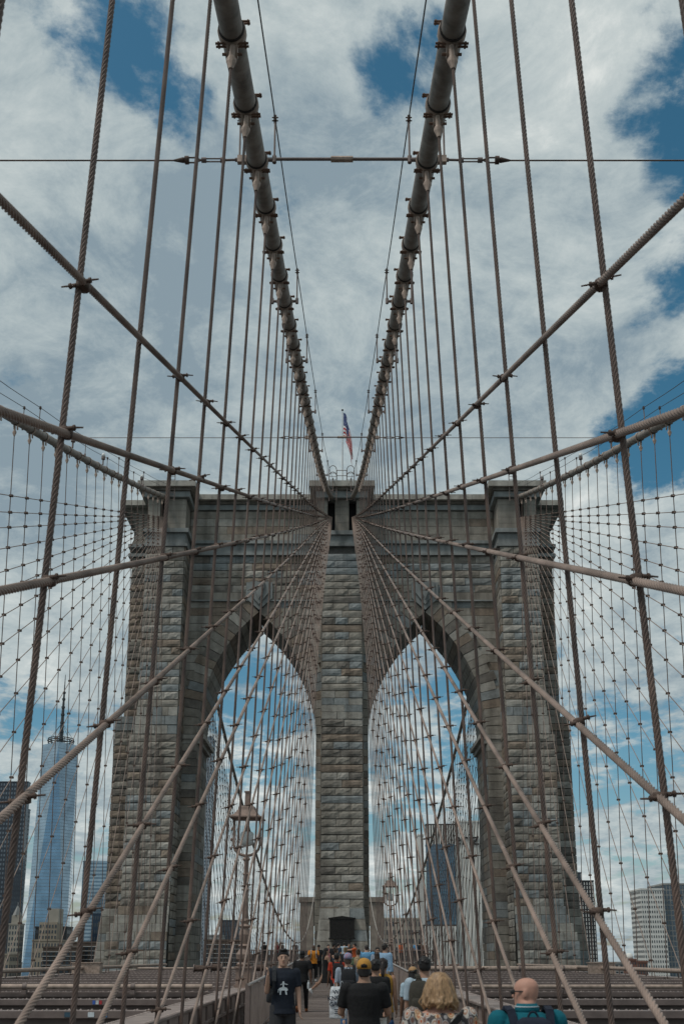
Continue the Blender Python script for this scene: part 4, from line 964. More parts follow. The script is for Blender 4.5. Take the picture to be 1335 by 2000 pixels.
        if hair.get('cap'):
            cm = mat('cap_%s' % hair['capn'], hair['cap'], .85, vary=.12, scale=12) if not hasattr(hair['cap'], 'name') else hair['cap']; s_ = MB()
            s_.loft([(1.655, .086, .106, 0, .006), (1.70, .086, .107, 0, .006), (1.74, .075, .095, 0, .006), (1.768, .05, .065, 0, .006), (1.78, .015, .02, 0, .006)], 18, True, HM)
            co = s_.build('cap', cm, t)
            q = hair.get('brim', -1); s_ = MB(); s_.loft([(1.652, .07, .055, 0, q * .11), (1.664, .07, .055, 0, q * .11)], 14, True, HM)
            if q: s_.build('brim', cm, co)
            if hair.get('back'):
                s_ = MB(); s_.loft([(1.668, .036, .012, 0, .102), (1.70, .038, .012, 0, .101), (1.715, .02, .01, 0, .098)], 12, True, HM); s_.build('strap_opening', mat('hair_012010009', (.012, .01, .009)), co)
    if face:
        for q in (-1, 1):
            s_ = MB(); s_.ell(HM @ Vector((q * .03, -.088, 1.643)), (.013, .006, .005), 8); s_.build('eye', dark_m, body)
            s_ = MB(); s_.box(HM @ Vector((q * .03, -.09, 1.664)), (.034, .008, .006)); s_.build('eyebrow', dark_m, body)
        s_ = MB(); s_.ell(HM @ Vector((0, -.09, 1.575)), (.024, .006, .006), 8); s_.build('mouth', mat('lip', (.25, .11, .09), .5), body)
    if shades:
        s_ = MB()
        for q in (-1, 1): s_.ell(HM @ Vector((q * .034, -.086, 1.645)), (.029, .012, .02), 10); s_.box(HM @ Vector((q * .077, -.035, 1.65)), (.006, .1, .01), Matrix.Rotation(head_yaw, 3, 'Z'))
        s_.box(HM @ Vector((0, -.1, 1.652)), (.03, .008, .008), Matrix.Rotation(head_yaw, 3, 'Z')); s_.build('sunglasses', dark_m, t)
    if beard:
        s_ = MB(); s_.loft([(1.46, .03, .025, 0, -.075), (1.5, .05, .045, 0, -.065), (1.55, .066, .062, 0, -.045), (1.585, .07, .07, 0, -.03)], 14, True, HM); s_.build('beard', mat('beard_grey', (.04, .036, .034), .8, vary=.4, scale=20), body)
    t['_a'] = 0; del t['_a']
    return t, UP, J, A, HM
def backpack(pt, label, col, sc=1.0, dx=0.0, pads=True, straps='both', wide=1.0, nm='a'):
    """a bag on the back of person pt (placed with the same frame, its own top-level thing)"""
    t = empty('backpack', pt.location, pt.rotation_euler.z, pt.scale[0]); tag(t, label, 'backpack', 'backpacks people carry'); m = cloth('pack_' + nm, col, vary=.2)
    p = MB(); p.loft([(.98, .12, .055, dx, .19), (1.0, .145, .075, dx, .2), (1.1, .155 * sc, .09, dx, .215), (1.3, .15 * sc, .085, dx, .205), (1.4, .12 * sc, .06, dx, .18), (1.43, .08, .03, dx, .165)], 18, True, None, 3.2); p.build('bag', m, t)
    p = MB(); p.loft([(1.02, .1, .02, dx, .29), (1.05, .115, .035, dx, .29), (1.18, .115, .035, dx, .295), (1.22, .1, .015, dx, .285)], 14, True, None, 3.2); p.build('pocket', m, t)
    for q in ((-1, 1) if straps == 'both' else (straps,)):
        p = MB(); pts = [(q * .11 * wide, .16, 1.36), (q * .12 * wide, .10, 1.475), (q * .125 * wide, .02, 1.497), (q * .125 * wide, -.09, 1.44), (q * .125 * wide, -.155, 1.3), (q * .14 * wide, -.13, 1.12)]
        for a, c in zip(pts[:-1], pts[1:]):
            a, c = Vector(a), Vector(c); d = (c - a); M = Vector((0, 0, 1)).rotation_difference(d.normalized()).to_matrix(); p.box((a + c) / 2, (.06, .022, d.length + .015), M)
        p.build('strap', m, t)
    p = MB()
    for k in range(6):
        a0, a1 = PI * k / 6, PI * (k + 1) / 6; p.cyl((dx + .04 * math.cos(a0), .17, 1.42 + .05 * math.sin(a0)), (dx + .04 * math.cos(a1), .17, 1.42 + .05 * math.sin(a1)), .008, n=6)
    p.build('handle', m, t)
    return t
def px2X(px, py, Y): return xpx(px, py, Y)
BLK_T, NAVY, GREY_S = cloth('black', (.012, .012, .013)), cloth('navy', (.012, .017, .028)), cloth('charcoal', (.035, .036, .04))
WALK = ((.32, .15), (-.28, .3)); STAND = ((.03, .05), (-.03, .08))
# man in navy tee coming towards the camera
m1, UPM, J1, A1, H1 = person(xpx(553, 1900, 16.2), 16.2, 1.79, .08, 'young man in navy print tee and dark shorts walking towards the camera', 'light', dict(m=NAVY, sl=.72, hem=.83), dict(m=GREY_S, len=.9, flare=1.15), dict(st='short'), ((.12, .2), (-.1, .2)),
       ((.35, .18, 2.25, .15), (.0, .14, .2, 0)), 1.02, face=True, shoe=(.5, .5, .5))
backpack(m1, 'dark grey backpack slung on one shoulder of the man in navy tee', (.03, .033, .038), .9, -.1, straps=-1, nm='m1', wide=1.1)
g = MB()      # white printed emblem: a rider on a stepped arch-backed animal
def plate(pts, y=-.157): g.add([(x * .82, y + .3 * x * x, 1.2 + (z - 1.2) * .82) for x, z in pts], [tuple(range(len(pts)))])
for pts in (((-.085, 1.17), (-.07, 1.2), (-.03, 1.215), (.03, 1.215), (.07, 1.2), (.085, 1.165), (.06, 1.15), (0, 1.16), (-.06, 1.15)), ((-.06, 1.15), (-.035, 1.15), (-.04, 1.085), (-.065, 1.085)), ((.03, 1.15), (.06, 1.15), (.07, 1.085), (.045, 1.085)),
            ((-.095, 1.175), (-.08, 1.18), (-.085, 1.12), (-.098, 1.125)), ((-.014, 1.215), (.014, 1.215), (.01, 1.29), (-.01, 1.29)), ((-.02, 1.285), (.02, 1.285), (.014, 1.315), (-.014, 1.315)), ((.0, 1.27), (.075, 1.255), (.078, 1.268), (.0, 1.285)), ((-.05, 1.25), (-.005, 1.275), (-.005, 1.285), (-.055, 1.262))): plate(pts)
em = g.build('printed_emblem', mat('print_white', (.55, .62, .66), .8, vary=.1), m1)
# man all in black walking away
person(xpx(590, 1900, 29.5), 29.5, 1.64, PI - .1, 'man dressed all in black with black cap walking away on the left', 'brown', dict(m=BLK_T, sl=.7), dict(m=BLK_T, len=2), dict(st='fringe', cap=(.012, .012, .013), capn='black', brim=-1), WALK, ((-.1, .16, .25, 0), (.1, .18, .3, 0)), 1.1, shoe=(.25, .09, .03))
t = empty('water_bottle', (xpx(602, 1935, 29.2), 29.2, wz(29.2) + .62)); tag(t, 'clear plastic water bottle in the hand of the man in black', 'bottle')
glassb = mat('bottle_plastic', (.55, .6, .63), .15, vary=.1)
p = MB(); p.lathe([(0, .03), (.02, .034), (.14, .034), (.18, .015), (.2, .013)], n=10); p.build('bottle_body', glassb, t); p = MB(); p.cyl((0, 0, .2), (0, 0, .22), .016); p.build('lid', mat('lid_white', (.7, .7, .7)), t)
# bearded man in orange tee
m3 = person(xpx(612, 1870, 50), 50, 1.68, .05, 'bearded man in orange tee and black trousers walking towards the camera', 'dark', dict(m=cloth('orange', (.52, .19, .02)), sl=.7), dict(m=BLK_T, len=1.8), None, ((.1, .1), (-.08, .1)), ((.35, .15, 1.9, .5), (.35, .15, 1.9, .5)), 1.1, shoe=(.6, .6, .6), face=True, beard=True)[0]
backpack(m3, 'pale backpack straps on the man in orange tee', (.3, .29, .27), .8, nm='m3')
# woman in black dress striding to the right
person(xpx(637, 1890, 36.6), 36.6, 1.68, PI / 2 + .35, 'woman in black dress and white trainers striding to the right', 'tan', dict(m=BLK_T, sl=0, tank=True, skirt=.52), None, dict(st='long', c=(.015, .011, .01)), ((.35, .1), (-.55, .35)), ((.35, .1, 1.3, .1), (.5, .12, 1.5, .1)), .95, shoe=(.62, .62, .62))
person(xpx(656, 1880, 39), 39, 1.64, PI * .75, 'bare-shouldered woman with raised arm near the centre of the crowd', 'tan', dict(m=cloth('dusk', (.03, .04, .06)), sl=0, tank=True, hem=.8), dict(m=BLK_T, len=1), dict(st='bun', c=(.05, .03, .02)), STAND, ((.2, .1, .3, 0), (1.3, .3, 1.6, 0)), .92)
# red tee with black backpack
m5 = person(xpx(657, 1900, 29), 29, 1.60, PI + .12, 'man in red tee and black shorts walking away, black backpack on', 'brown', dict(m=cloth('red', (.42, .045, .02)), sl=.7), dict(m=BLK_T, len=1.0, flare=1.1), dict(st='short'), WALK, ((.05, .15, .2, 0),) * 2, 1.0)[0]
backpack(m5, 'black backpack on the man in red tee', (.012, .012, .014), .95, nm='m5')
# tie-dye cap person with tote
tie = mat('cap_tiedye', (.10, .26, .40), .85, vary=.5, scale=14, col2=(.42, .18, .24), detail=2)
m6 = person(xpx(679, 1900, 20.5), 20.5, 1.70, PI + .05, 'person in grey-blue tee and jeans wearing a pink and blue tie-dye cap', 'light', dict(m=cloth('greyblue', (.30, .35, .42)), sl=.8), dict(m=cloth('jeans', (.045, .12, .24), vary=.3), len=2), dict(st='fringe', c=(.06, .04, .03), cap=tie, capn='t', brim=0), WALK, ((-.1, .26, .5, 0), (.05, .12, .2, 0)), .98)[0]
backpack(m6, 'black backpack with loop handle on the person in tie-dye cap', (.014, .015, .018), 1.0, nm='m6')
def textmesh(body, size, parent, loc, m, rot=(PI / 2, 0, 0), nm='lettering', shear=0.0, ext=.002, bold=0):
    cu = bpy.data.curves.new('txt', 'FONT'); cu.body = body; cu.size = size; cu.align_x = 'CENTER'; cu.extrude = ext; cu.shear = shear; cu.offset = bold
    to = bpy.data.objects.new('txt', cu); COL.objects.link(to); dg = bpy.context.evaluated_depsgraph_get(); me = bpy.data.meshes.new_from_object(to.evaluated_get(dg)); bpy.data.objects.remove(to)
    me.materials.clear(); me.materials.append(m); o = obj(nm, me, parent); o.location = loc; o.rotation_euler = rot
    return o
t = empty('tote_bag', (xpx(660, 1945, 20.0), 20.0, wz(20) + .50), -.06); tag(t, 'white plastic carrier bag with dark lettering carried by the person in tie-dye cap', 'bag')
p = MB(); p.loft([(0, .15, .06, 0, 0), (.03, .165, .075, 0, 0), (.3, .165, .06, 0, 0), (.5, .16, .03, .01, 0), (.58, .15, .012, .02, 0)], 16, True, None, 4); p.build('sack', mat('bag_plastic', (.60, .63, .66), .5, vary=.12, scale=5, bump=.5, bscale=9), t)
p = MB()
for q in (-.05, .07):
    for k in range(5): a0, a1 = PI * k / 5, PI * (k + 1) / 5; p.cyl((q + .03 * math.cos(a0), 0, .56 + .12 * math.sin(a0)), (q + .03 * math.cos(a1), 0, .56 + .12 * math.sin(a1)), .006, n=5)
p.build('handles', mat('bag_plastic', ()), t)
ink = mat('bag_ink', (.02, .03, .05), .6)
for i, (tx, sz) in enumerate((('WE', .11), ('KNOW', .115), ('GAME.', .105))): textmesh(tx, sz, t, (.0, -.088 + i * .004 - .0, .45 - i * .105), ink, (PI / 2, -.12, 0), ext=.004, bold=.002)
for i, w2 in enumerate((.10, .07, .085)): p = MB(); p.box((-.02, -.086, .17 - i * .035), (w2, .004, .014)); p.build('fine_print', ink, t)
# black tee, yellow cap worn backwards
person(xpx(711, 1950, 12.4), 12.4, 1.74, PI - .03, 'man in plain black tee and yellow cap worn backwards, seen from behind', 'tan', dict(m=BLK_T, sl=.75, hem=.80), dict(m=BLK_T, len=2), dict(st='fringe', cap=(.50, .25, .05), capn='yellow', brim=-1, back=True), WALK, ((.25, .24, 1.2, .2), (.25, .24, 1.2, .2)), 1.12)
person(xpx(733, 1930, 16.5), 16.5, 1.66, PI - .05, 'dark-haired man in black tee and white trousers behind the yellow cap man', 'tan', dict(m=BLK_T, sl=.7), dict(m=cloth('white', (.55, .54, .51)), len=2, flare=1.3), dict(st='short'), WALK, ((.0, .12, .3, 0), (.1, .12, .3, 0)), .95)
person(xpx(748, 1930, 17.6), 17.6, 1.66, PI - .1, 'dark-haired woman in yellow sleeveless top and beige trousers', 'tan', dict(m=cloth('mustard', (.46, .24, .045)), sl=0), dict(m=cloth('beige', (.34, .30, .26)), len=2), dict(st='pony', c=(.02, .012, .01)), WALK, ((.05, .1, .15, 0), (.02, .16, .2, 0)), .95)
t = empty('steel_flask', (xpx(764, 1978, 17.4), 17.4, wz(17.4) + .42)); tag(t, 'dark blue drinking flask in the hand of the woman in yellow top', 'flask')
p = MB(); p.lathe([(0, .04), (.22, .042), (.25, .03)], n=12); p.build('flask_body', mat('flask_blue', (.01, .05, .14), .35), t); p = MB(); p.cyl((0, 0, .25), (0, 0, .29), .026); p.build('lid', dark_m, t)
person(xpx(697, 1890, 24), 24, 1.55, PI, 'fair-haired woman in white tee half hidden behind the crowd', 'light', dict(m=cloth('whitetee', (.5, .53, .57)), sl=.6), dict(m=NAVY, len=2), dict(st='pony', c=(.32, .22, .12)), STAND)
m8 = person(xpx(699, 1880, 34), 34, 1.62, PI + .2, 'woman in green patterned top with hair tied up', 'light', dict(m=mat('cloth_camo', (.12, .16, .10), .9, vary=.7, scale=14), sl=.7), dict(m=BLK_T, len=2), dict(st='bun', c=(.06, .04, .025)), STAND)[0]
person(xpx(716, 1875, 40), 40, 1.72, PI, 'broad man in bright blue tee seen from behind', 'light', dict(m=cloth('sky', (.13, .32, .52)), sl=.8), dict(m=NAVY, len=2), dict(st='short', c=(.03, .022, .018)), STAND, wide=1.25)
person(xpx(737, 1880, 38), 38, 1.66, .1, 'woman with dark bob and sunglasses facing the camera', 'light', dict(m=cloth('greyblue', ()), sl=.9), dict(m=BLK_T, len=2), dict(st='long', c=(.02, .013, .011)), STAND, shades=True, face=True)
person(xpx(736, 1895, 30), 30, 1.58, PI, 'woman with long brown hair in dark top, back to the camera', 'light', dict(m=BLK_T, sl=1.4), dict(m=BLK_T, len=2), dict(st='long', c=(.035, .022, .016)), STAND)
person(xpx(752, 1880, 32.5), 32.5, 1.80, PI - .9, 'man in light blue shirt with sunglasses beside the right railing', 'tan', dict(m=cloth('chambray', (.27, .42, .58)), sl=1.8, hem=.8), dict(m=cloth('beige', ()), len=2), dict(st='short', c=(.02, .014, .011)), STAND, wide=1.15, shades=True)
# right lane
m9 = person(xpx(806, 1930, 17.2), 17.2, 1.52, PI, 'woman in tan cap and light blue tee carrying a small white backpack', 'brown', dict(m=cloth('paleblue', (.38, .50, .58)), sl=.7), dict(m=cloth('jeans', ()), len=2), dict(st='long', c=(.012, .01, .01), cap=(.42, .25, .12), capn='tan', brim=-1, back=True), WALK, ((.1, .2, .6, 0), (.0, .12, .2, 0)), .92)[0]
backpack(m9, 'small white backpack on the woman in tan cap', (.58, .60, .58), .75, .02, straps=-1, nm='m9')
m10 = person(xpx(829, 1930, 13.8), 13.8, 1.745, PI + .06, 'dark-haired man in pale tee with dark backpack on one shoulder', 'tan', dict(m=cloth('palegrey', (.40, .50, .58)), sl=.75), dict(m=cloth('jeans', ()), len=2), dict(st='short'), WALK, ((.05, .16, .2, 0), (.05, .12, .2, 0)), 1.05)[0]
backpack(m10, 'dark mottled backpack hung on the shoulder of the man in pale tee', (.05, .045, .035), .9, .1, straps=1, nm='m10', wide=.8)
# patterned dress: scale-like rings
pm = bpy.data.materials.new('cloth_scales'); pm.use_nodes = True; nt = pm.node_tree; bs = nt.nodes['Principled BSDF']; bs.inputs['Roughness'].default_value = .9
tcn = nt.nodes.new('ShaderNodeTexCoord'); mp = nt.nodes.new('ShaderNodeMapping'); mp.inputs['Scale'].default_value = (19, 19, 12); nt.links.new(tcn.outputs['Object'], mp.inputs[0])
vo = nt.nodes.new('ShaderNodeTexVoronoi'); vo.inputs['Scale'].default_value = 1.0; vo.inputs['Randomness'].default_value = .55; nt.links.new(mp.outputs[0], vo.inputs['Vector'])
rp = nt.nodes.new('ShaderNodeValToRGB'); rp.color_ramp.interpolation = 'CONSTANT'; nt.links.new(vo.outputs['Distance'], rp.inputs[0]); els = rp.color_ramp.elements
for i, (ps, c) in enumerate(((0, (.5, .13, .05)), (.2, (.55, .50, .44)), (.33, (.42, .24, .17)), (.46, (.58, .55, .5)), (.58, (.10, .09, .09)))):
    e_ = els[i] if i < 2 else els.new(ps); e_.position = ps; e_.color = (*c, 1)
rc = nt.nodes.new('ShaderNodeValToRGB'); rc.color_ramp.interpolation = 'CONSTANT'; sx_ = nt.nodes.new('ShaderNodeSeparateColor'); nt.links.new(vo.outputs['Color'], sx_.inputs[0]); nt.links.new(sx_.outputs[0], rc.inputs[0])
for i, (ps, c) in enumerate(((0, (.9, .9, .9)), (.4, (.55, .55, .6)), (.7, (1, .8, .6)))):
    e_ = rc.color_ramp.elements[i] if i < 2 else rc.color_ramp.elements.new(ps); e_.position = ps; e_.color = (*c, 1)
mxc = nt.nodes.new('ShaderNodeMix'); mxc.data_type = 'RGBA'; mxc.blend_type = 'MULTIPLY'; mxc.inputs[0].default_value = 1; nt.links.new(rp.outputs[0], mxc.inputs[6]); nt.links.new(rc.outputs[0], mxc.inputs[7]); nt.links.new(mxc.outputs[2], bs.inputs['Base Color'])
m11 = person(xpx(858, 1950, 8.5), 8.5, 1.69, PI - .05, 'blonde woman in orange and grey scale-patterned dress seen from behind', 'pink', dict(m=pm, sl=.42, hem=.6, skirt=.5), None, dict(st='wavy', c=(.34, .21, .11)), WALK, ((.0, .2, .2, 0), (.0, .2, .2, 0)), 1.22)[0]
t = empty('bag_strap', m11.location, m11.rotation_euler.z, m11.scale[0]); tag(t, 'black shoulder strap slung across the patterned dress', 'strap')
p = MB(); pts = [(-.20, .03, 1.44), (-.15, .13, 1.40), (0, .185, 1.25), (.15, .175, 1.08), (.24, .1, .95)]
for a, c in zip(pts[:-1], pts[1:]):
    a, c = Vector(a), Vector(c); d = c - a; zx = d.normalized(); nrm = Vector((a.x + c.x, a.y + c.y, 0)).normalized(); yx = zx.cross(nrm).normalized(); p.box((a + c) / 2, (.015, .05, d.length + .01), Matrix((nrm, yx, zx)).transposed())
p.build('webbing', dark_m, t)
m12 = person(xpx(1027, 1960, 8.0), 8.0, 1.70, PI + .1, 'bald man in teal polo and dark sunglasses looking left, navy backpack on', 'pink', dict(m=cloth('teal', (.0, .115, .155)), sl=.8), dict(m=NAVY, len=2), dict(st='none'), WALK, ((.0, .16, .2, 0), (.0, .16, .2, 0)), 1.22, head_yaw=1.05, shades=True)
HM12 = m12[4]; m12 = m12[0]
p = MB(); p.loft([(1.455, .10, .09, 0, .012), (1.49, .094, .088, 0, .012), (1.525, .078, .078, 0, .012)], 18); p.build('collar', cloth('teal', ()), m12)
p = MB(); p.loft([(1.497, .095, .089, 0, .012), (1.506, .092, .087, 0, .012)], 18); p.build('collar_stripe', mat('stripe_pale', (.45, .55, .6)), m12)
backpack(m12, 'navy backpack on the bald man in teal polo', (.012, .018, .034), 1.05, nm='m12', wide=1.25)
# people gathered at the plaque and on the platforms
far = [(622, 56, 1.64, 0, 'woman in black cap and dark vest in the crowd before the plaque', 'tan', (.02, .02, .022), (.012, .012, .013)), (641, 58, 1.66, .3, 'person in pink top in the crowd before the plaque', 'light', (.5, .16, .2), None),
       (651, 57, 1.72, PI * .8, 'man in black tee and black cap in the crowd before the plaque', 'tan', (.014, .014, .016), (.012, .012, .013)), (661, 62, 1.72, 2.2, 'grey-haired man in dark blue top before the plaque', 'light', (.03, .05, .08), None),
       (672, 70, 1.74, PI, 'man in pale blue shirt right under the plaque', 'light', (.4, .5, .58), None), (681, 66, 1.7, .3, 'person with sunglasses in dark top under the plaque', 'tan', (.03, .03, .03), None),
       (674, 42, 1.62, PI, 'fair-haired woman in dark vest in the middle of the crowd', 'light', (.02, .022, .026), None)]
for (px, Y, H, hd, lb, sk, c, cp) in far:
    person(xpx(px, 1870, Y), Y, H, hd, lb, sk, dict(m=cloth('far%d' % px, c), sl=.7), dict(m=BLK_T, len=2), dict(st='short', c=(.02, .015, .012), **(dict(cap=cp, capn='black', brim=-1) if cp else {})) if px != 674 else dict(st='bun', c=(.22, .15, .08)), STAND, wide=1.05)
person(xpx(692, 1868, 60), 60, 1.72, PI / 2 + PI, 'person in orange top stretching an arm out for a photo before the plaque', 'tan', dict(m=cloth('fororange', (.5, .1, .03)), sl=.6), dict(m=BLK_T, len=2), dict(st='short'), STAND, ((1.45, .1, .1, 0), (1.3, .1, .3, 0)))
PEOPLE_P = [(516, -1, 'person in dark clothes with raised hood on the left platform', (.012, .012, .013)), (541, -1, 'person in reddish top on the left platform', (.2, .05, .05)), (549, -1, 'tall person in black on the left platform', (.012, .012, .012)), (576, -1, 'person in grey on the left platform, nearest the pier', (.09, .09, .1)),
            (782, 1, 'person in bright orange vest on the right platform', (.62, .12, .03)), (812, 1, 'person in blue top on the right platform', (.1, .28, .5)), (819, 1, 'person in dark top beside the one in blue on the right platform', (.02, .02, .02)), (829, 1, 'bare-armed person in brown at the end of the right platform', (.14, .08, .06))]
for (px, s, lb, c) in PEOPLE_P:
    person(xpx(px, 1860, 88), 88, 1.72, PI if R.random() < .6 else .4, lb, 'tan', dict(m=cloth('plat%d' % px, c), sl=.7), dict(m=BLK_T, len=2), dict(st='short'), STAND, gz=pz, group='people on the tower platforms')
# ================================================================== CITY BEYOND
CG = -38.0
def glassm(n, c, rough=.12, metal=.75, vary=.25, scale=.05): return mat('glass_' + n, c, rough, metal=metal, vary=vary, scale=scale)
GL_B, GL_D, GL_P = glassm('blue', (.22, .36, .50)), glassm('dark', (.045, .055, .07), .2, .3), glassm('pale', (.36, .46, .54))
PANE = glassm('pane', (.06, .075, .09), .2, .2)
def block(name, label, x0, x1, ytop, Y, dp, m, win=None, wm=None, ref=1860, cat='building', extra=None, ybot=None, kind='grid'):
    xa, xb = xpx(x0, ref, Y), xpx(x1, ref, Y); zt = zpx(ytop, Y); z0 = CG if ybot is None else zpx(ybot, Y)
    cx = (xa + xb) / 2; t = empty(name, (cx, Y, z0)); hw, H = (xb - xa) / 2, zt - z0
    tag(t, label, cat, 'skyline buildings')
    p = MB(); p.box2((-hw, 0, 0), (hw, dp, H)); p.build('wall', m, t)
    p = MB(); p.box2((-hw - .4, -.4, H), (hw + .4, dp + .4, H + 1.2)); p.build('parapet', m, t)
    if win:
        nx, nz, fw, fh = win; w = MB(); sx, sz = 2 * hw / nx, H / nz
        for j in range(nz):
            for i in range(nx):
                cx_, cz = -hw + (i + .5) * sx, (j + .5) * sz
                w.box((cx_, -.02, cz), (sx * fw, .3, sz * fh))
        sgn = 1 if cx < 0 else -1; ny = max(2, int(dp / sx))
        for j in range(nz):
            for i in range(ny): w.box((sgn * hw, (i + .5) * dp / ny, (j + .5) * sz), (.3, dp / ny * fw, sz * fh))
        tag(w.build('windows', wm or PANE, t), kind='stuff')
    return t, hw, H
lime, brick_, white_c, beige_c, brown_c, greyc = mat('limestone', (.36, .33, .28), .85, vary=.2, scale=.08), mat('brick_red', (.2, .1, .075), .9, vary=.2, scale=.1), mat('white_concrete', (.68, .67, .63), .8, vary=.12, scale=.06), mat('beige_brick', (.30, .255, .20), .85, vary=.2, scale=.08), mat('brown_brick', (.10, .075, .06), .9, vary=.2, scale=.1), mat('grey_concrete', (.28, .28, .27), .85, vary=.2, scale=.06)
# tall tapering glass tower with spire
Yw = 1750.0; cx = xpx(89, 1700, Yw); zt = zpx(1452, Yw); t = empty('glass_skyscraper', (cx, Yw + 40, CG)); tag(t, 'tall tapering blue glass skyscraper with spire at the left', 'skyscraper', 'skyline buildings')
hb, ht, H = 34.0, 31.0, zt - CG; Bq = [Vector((sx * hb, sy * hb, 0)) for sx, sy in ((-1, -1), (1, -1), (1, 1), (-1, 1))]; a0 = .16
rot = Matrix.Rotation(a0, 3, 'Z'); Bq = [rot @ v for v in Bq]; Tq = [rot @ Vector((ht * math.cos(a), ht * math.sin(a), H)) for a in (-PI / 2, 0, PI / 2, PI)]
for i in range(4):
    p = MB(); p.add([Bq[i], Bq[(i + 1) % 4], Tq[i]], [(0, 1, 2)]); p.build('facet', GL_B, t)
    p = MB(); p.add([Tq[i], Bq[(i + 1) % 4], Tq[(i + 1) % 4]], [(0, 1, 2)]); p.build('facet', GL_P, t)
g = MB()
for k in range(1, 70):
    f = k / 70; z = H * f; ring = []
    for i in range(4):
        A_, B_, T_, T2 = Bq[i], Bq[(i + 1) % 4], Tq[i], Tq[(i + 1) % 4]
        ring += [A_.lerp(T_, f), B_.lerp(T_, f)]
    P = [Vector((v.x * 1.002, v.y * 1.002, z)) for v in ring]; n = len(P)
    g.add([q for v in P for q in (v + Vector((0, 0, -.35)), v + Vector((0, 0, .35)))], [(2 * i, 2 * ((i + 1) % n), 2 * ((i + 1) % n) + 1, 2 * i + 1) for i in range(n)])
tag(g.build('floor_lines', mat('mullion', (.20, .27, .33), .4), t), kind='stuff')
p = MB(); p.add([v for v in Tq] + [v + Vector((0, 0, 5)) for v in Tq], [(0, 1, 5, 4), (1, 2, 6, 5), (2, 3, 7, 6), (3, 0, 4, 7), (4, 5, 6, 7)]); p.build('parapet', GL_P, t)
p = MB()
for zz_, r_ in ((9, 22), (12.5, 23), (16, 22)):
    for k in range(20): a, a1 = 2 * PI * k / 20, 2 * PI * (k + 1) / 20; p.cyl((r_ * math.cos(a), r_ * math.sin(a), H + zz_), (r_ * math.cos(a1), r_ * math.sin(a1), H + zz_), .9, n=5)
for k in range(12): a = 2 * PI * k / 12; p.cyl((22 * math.cos(a), 22 * math.sin(a), H + 4), (22 * math.cos(a), 22 * math.sin(a), H + 16), .7, n=5)
p.build('antenna_ring', mat('ring_steel', (.05, .055, .06), .6), t)
SH = zpx(1306, Yw) - zt; p = MB()
zc_ = 0
for r0, r1, f0, f1 in ((3.6, 3.2, 0, .34), (3.0, 2.4, .34, .55), (2.2, 1.6, .55, .75), (1.2, .5, .75, 1)): p.cyl((0, 0, H + SH * f0), (0, 0, H + SH * f1), r0, r1, 8)
for f in (.12, .22, .34, .45, .55, .66, .75): p.cyl((0, 0, H + SH * f - 1.6), (0, 0, H + SH * f + 1.6), 4.6 * (1 - f * .5), n=8)
for k in range(6): a = 2 * PI * k / 6; p.cyl((21 * math.cos(a), 21 * math.sin(a), H + 16), (0, 0, H + SH * .34), .35, n=4)
p.build('spire', mat('ring_steel', ()), t)
# other skyline buildings on the left
block('office_tower', 'black glass office tower at the far left edge', -60, 30, 1528, 1200, 10, GL_D, (16, 46, .5, .5), glassm('paler', (.16, .19, .22), .25, .4))  # panes in a paler grey glass than the wall
block('office_tower', 'slim dark tower edge right behind the black glass tower', 28, 36, 1582, 1260, 6, glassm('dark2', (.05, .07, .09), .2, .4), (3, 40, .7, .4), GL_D)
block('office_tower', 'dark lower tower between the black tower and the glass skyscraper', 12, 32, 1705, 1150, 10, GL_D, (6, 26, .6, .5))
block('office_tower', 'pale banded glass tower just left of the left pier', 152, 232, 1683, 1350, 20, GL_P, (1, 34, .99, .45), glassm('band', (.17, .26, .34), .15, .6))
block('office_block', 'dark blue glass block beside the banded tower', 176, 215, 1786, 1000, 40, glassm('navy', (.03, .05, .08), .2, .4), (8, 12, .6, .5))
tt, hw, H = block('old_tower', 'slim white stone tower with pyramid roof at the far left', 14, 36, 1806, 900, 12, lime, (4, 14, .45, .6))
p = MB(); p.box((0, 5, H + 4), (2 * hw * .72, 7, 8)); p.build('belfry', lime, tt); p = MB(); p.loft([(H + 8, hw * .85, 4.6, 0, 5), (H + 16, .6, .6, 0, 5)], 4, False, Matrix.Translation((0, 0, 0))); p.cyl((0, 5, H + 15), (0, 5, H + 19), .3); p.build('pyramid_roof', greyc, tt)
tt, hw, H = block('apartment_house', 'beige stepped brick apartment house below the glass skyscraper', 62, 116, 1838, 850, 25, beige_c, (9, 7, .4, .5))
p = MB(); p.box((0, 12, H + 8), (hw * 1.3, 18, 14)); p.build('upper_storeys', beige_c, tt); p = MB(); p.box((3, 12, H + 20), (hw * .8, 14, 12)); p.build('penthouse', lime, tt)
p = MB()
for i in range(6):
    for j in range(3): p.box((-hw * .55 + i * hw * .22, 2.9, H + 3 + j * 4.4), (hw * .1, .3, 2.4))
tag(p.build('upper_windows', PANE, tt), kind='stuff')
block('office_block', 'near-black block behind the beige apartment house', 66, 128, 1812, 900, 20, mat('black_clad', (.025, .027, .03), .5), (7, 9, .5, .4), GL_D)
def absorb(tt, t2, names):
    d = Matrix.Translation(t2.location - tt.location)
    for c in list(t2.children):
        c.parent = tt; c.matrix_local = d; c.name = names.pop(0) if names else c.name
    bpy.data.objects.remove(t2)
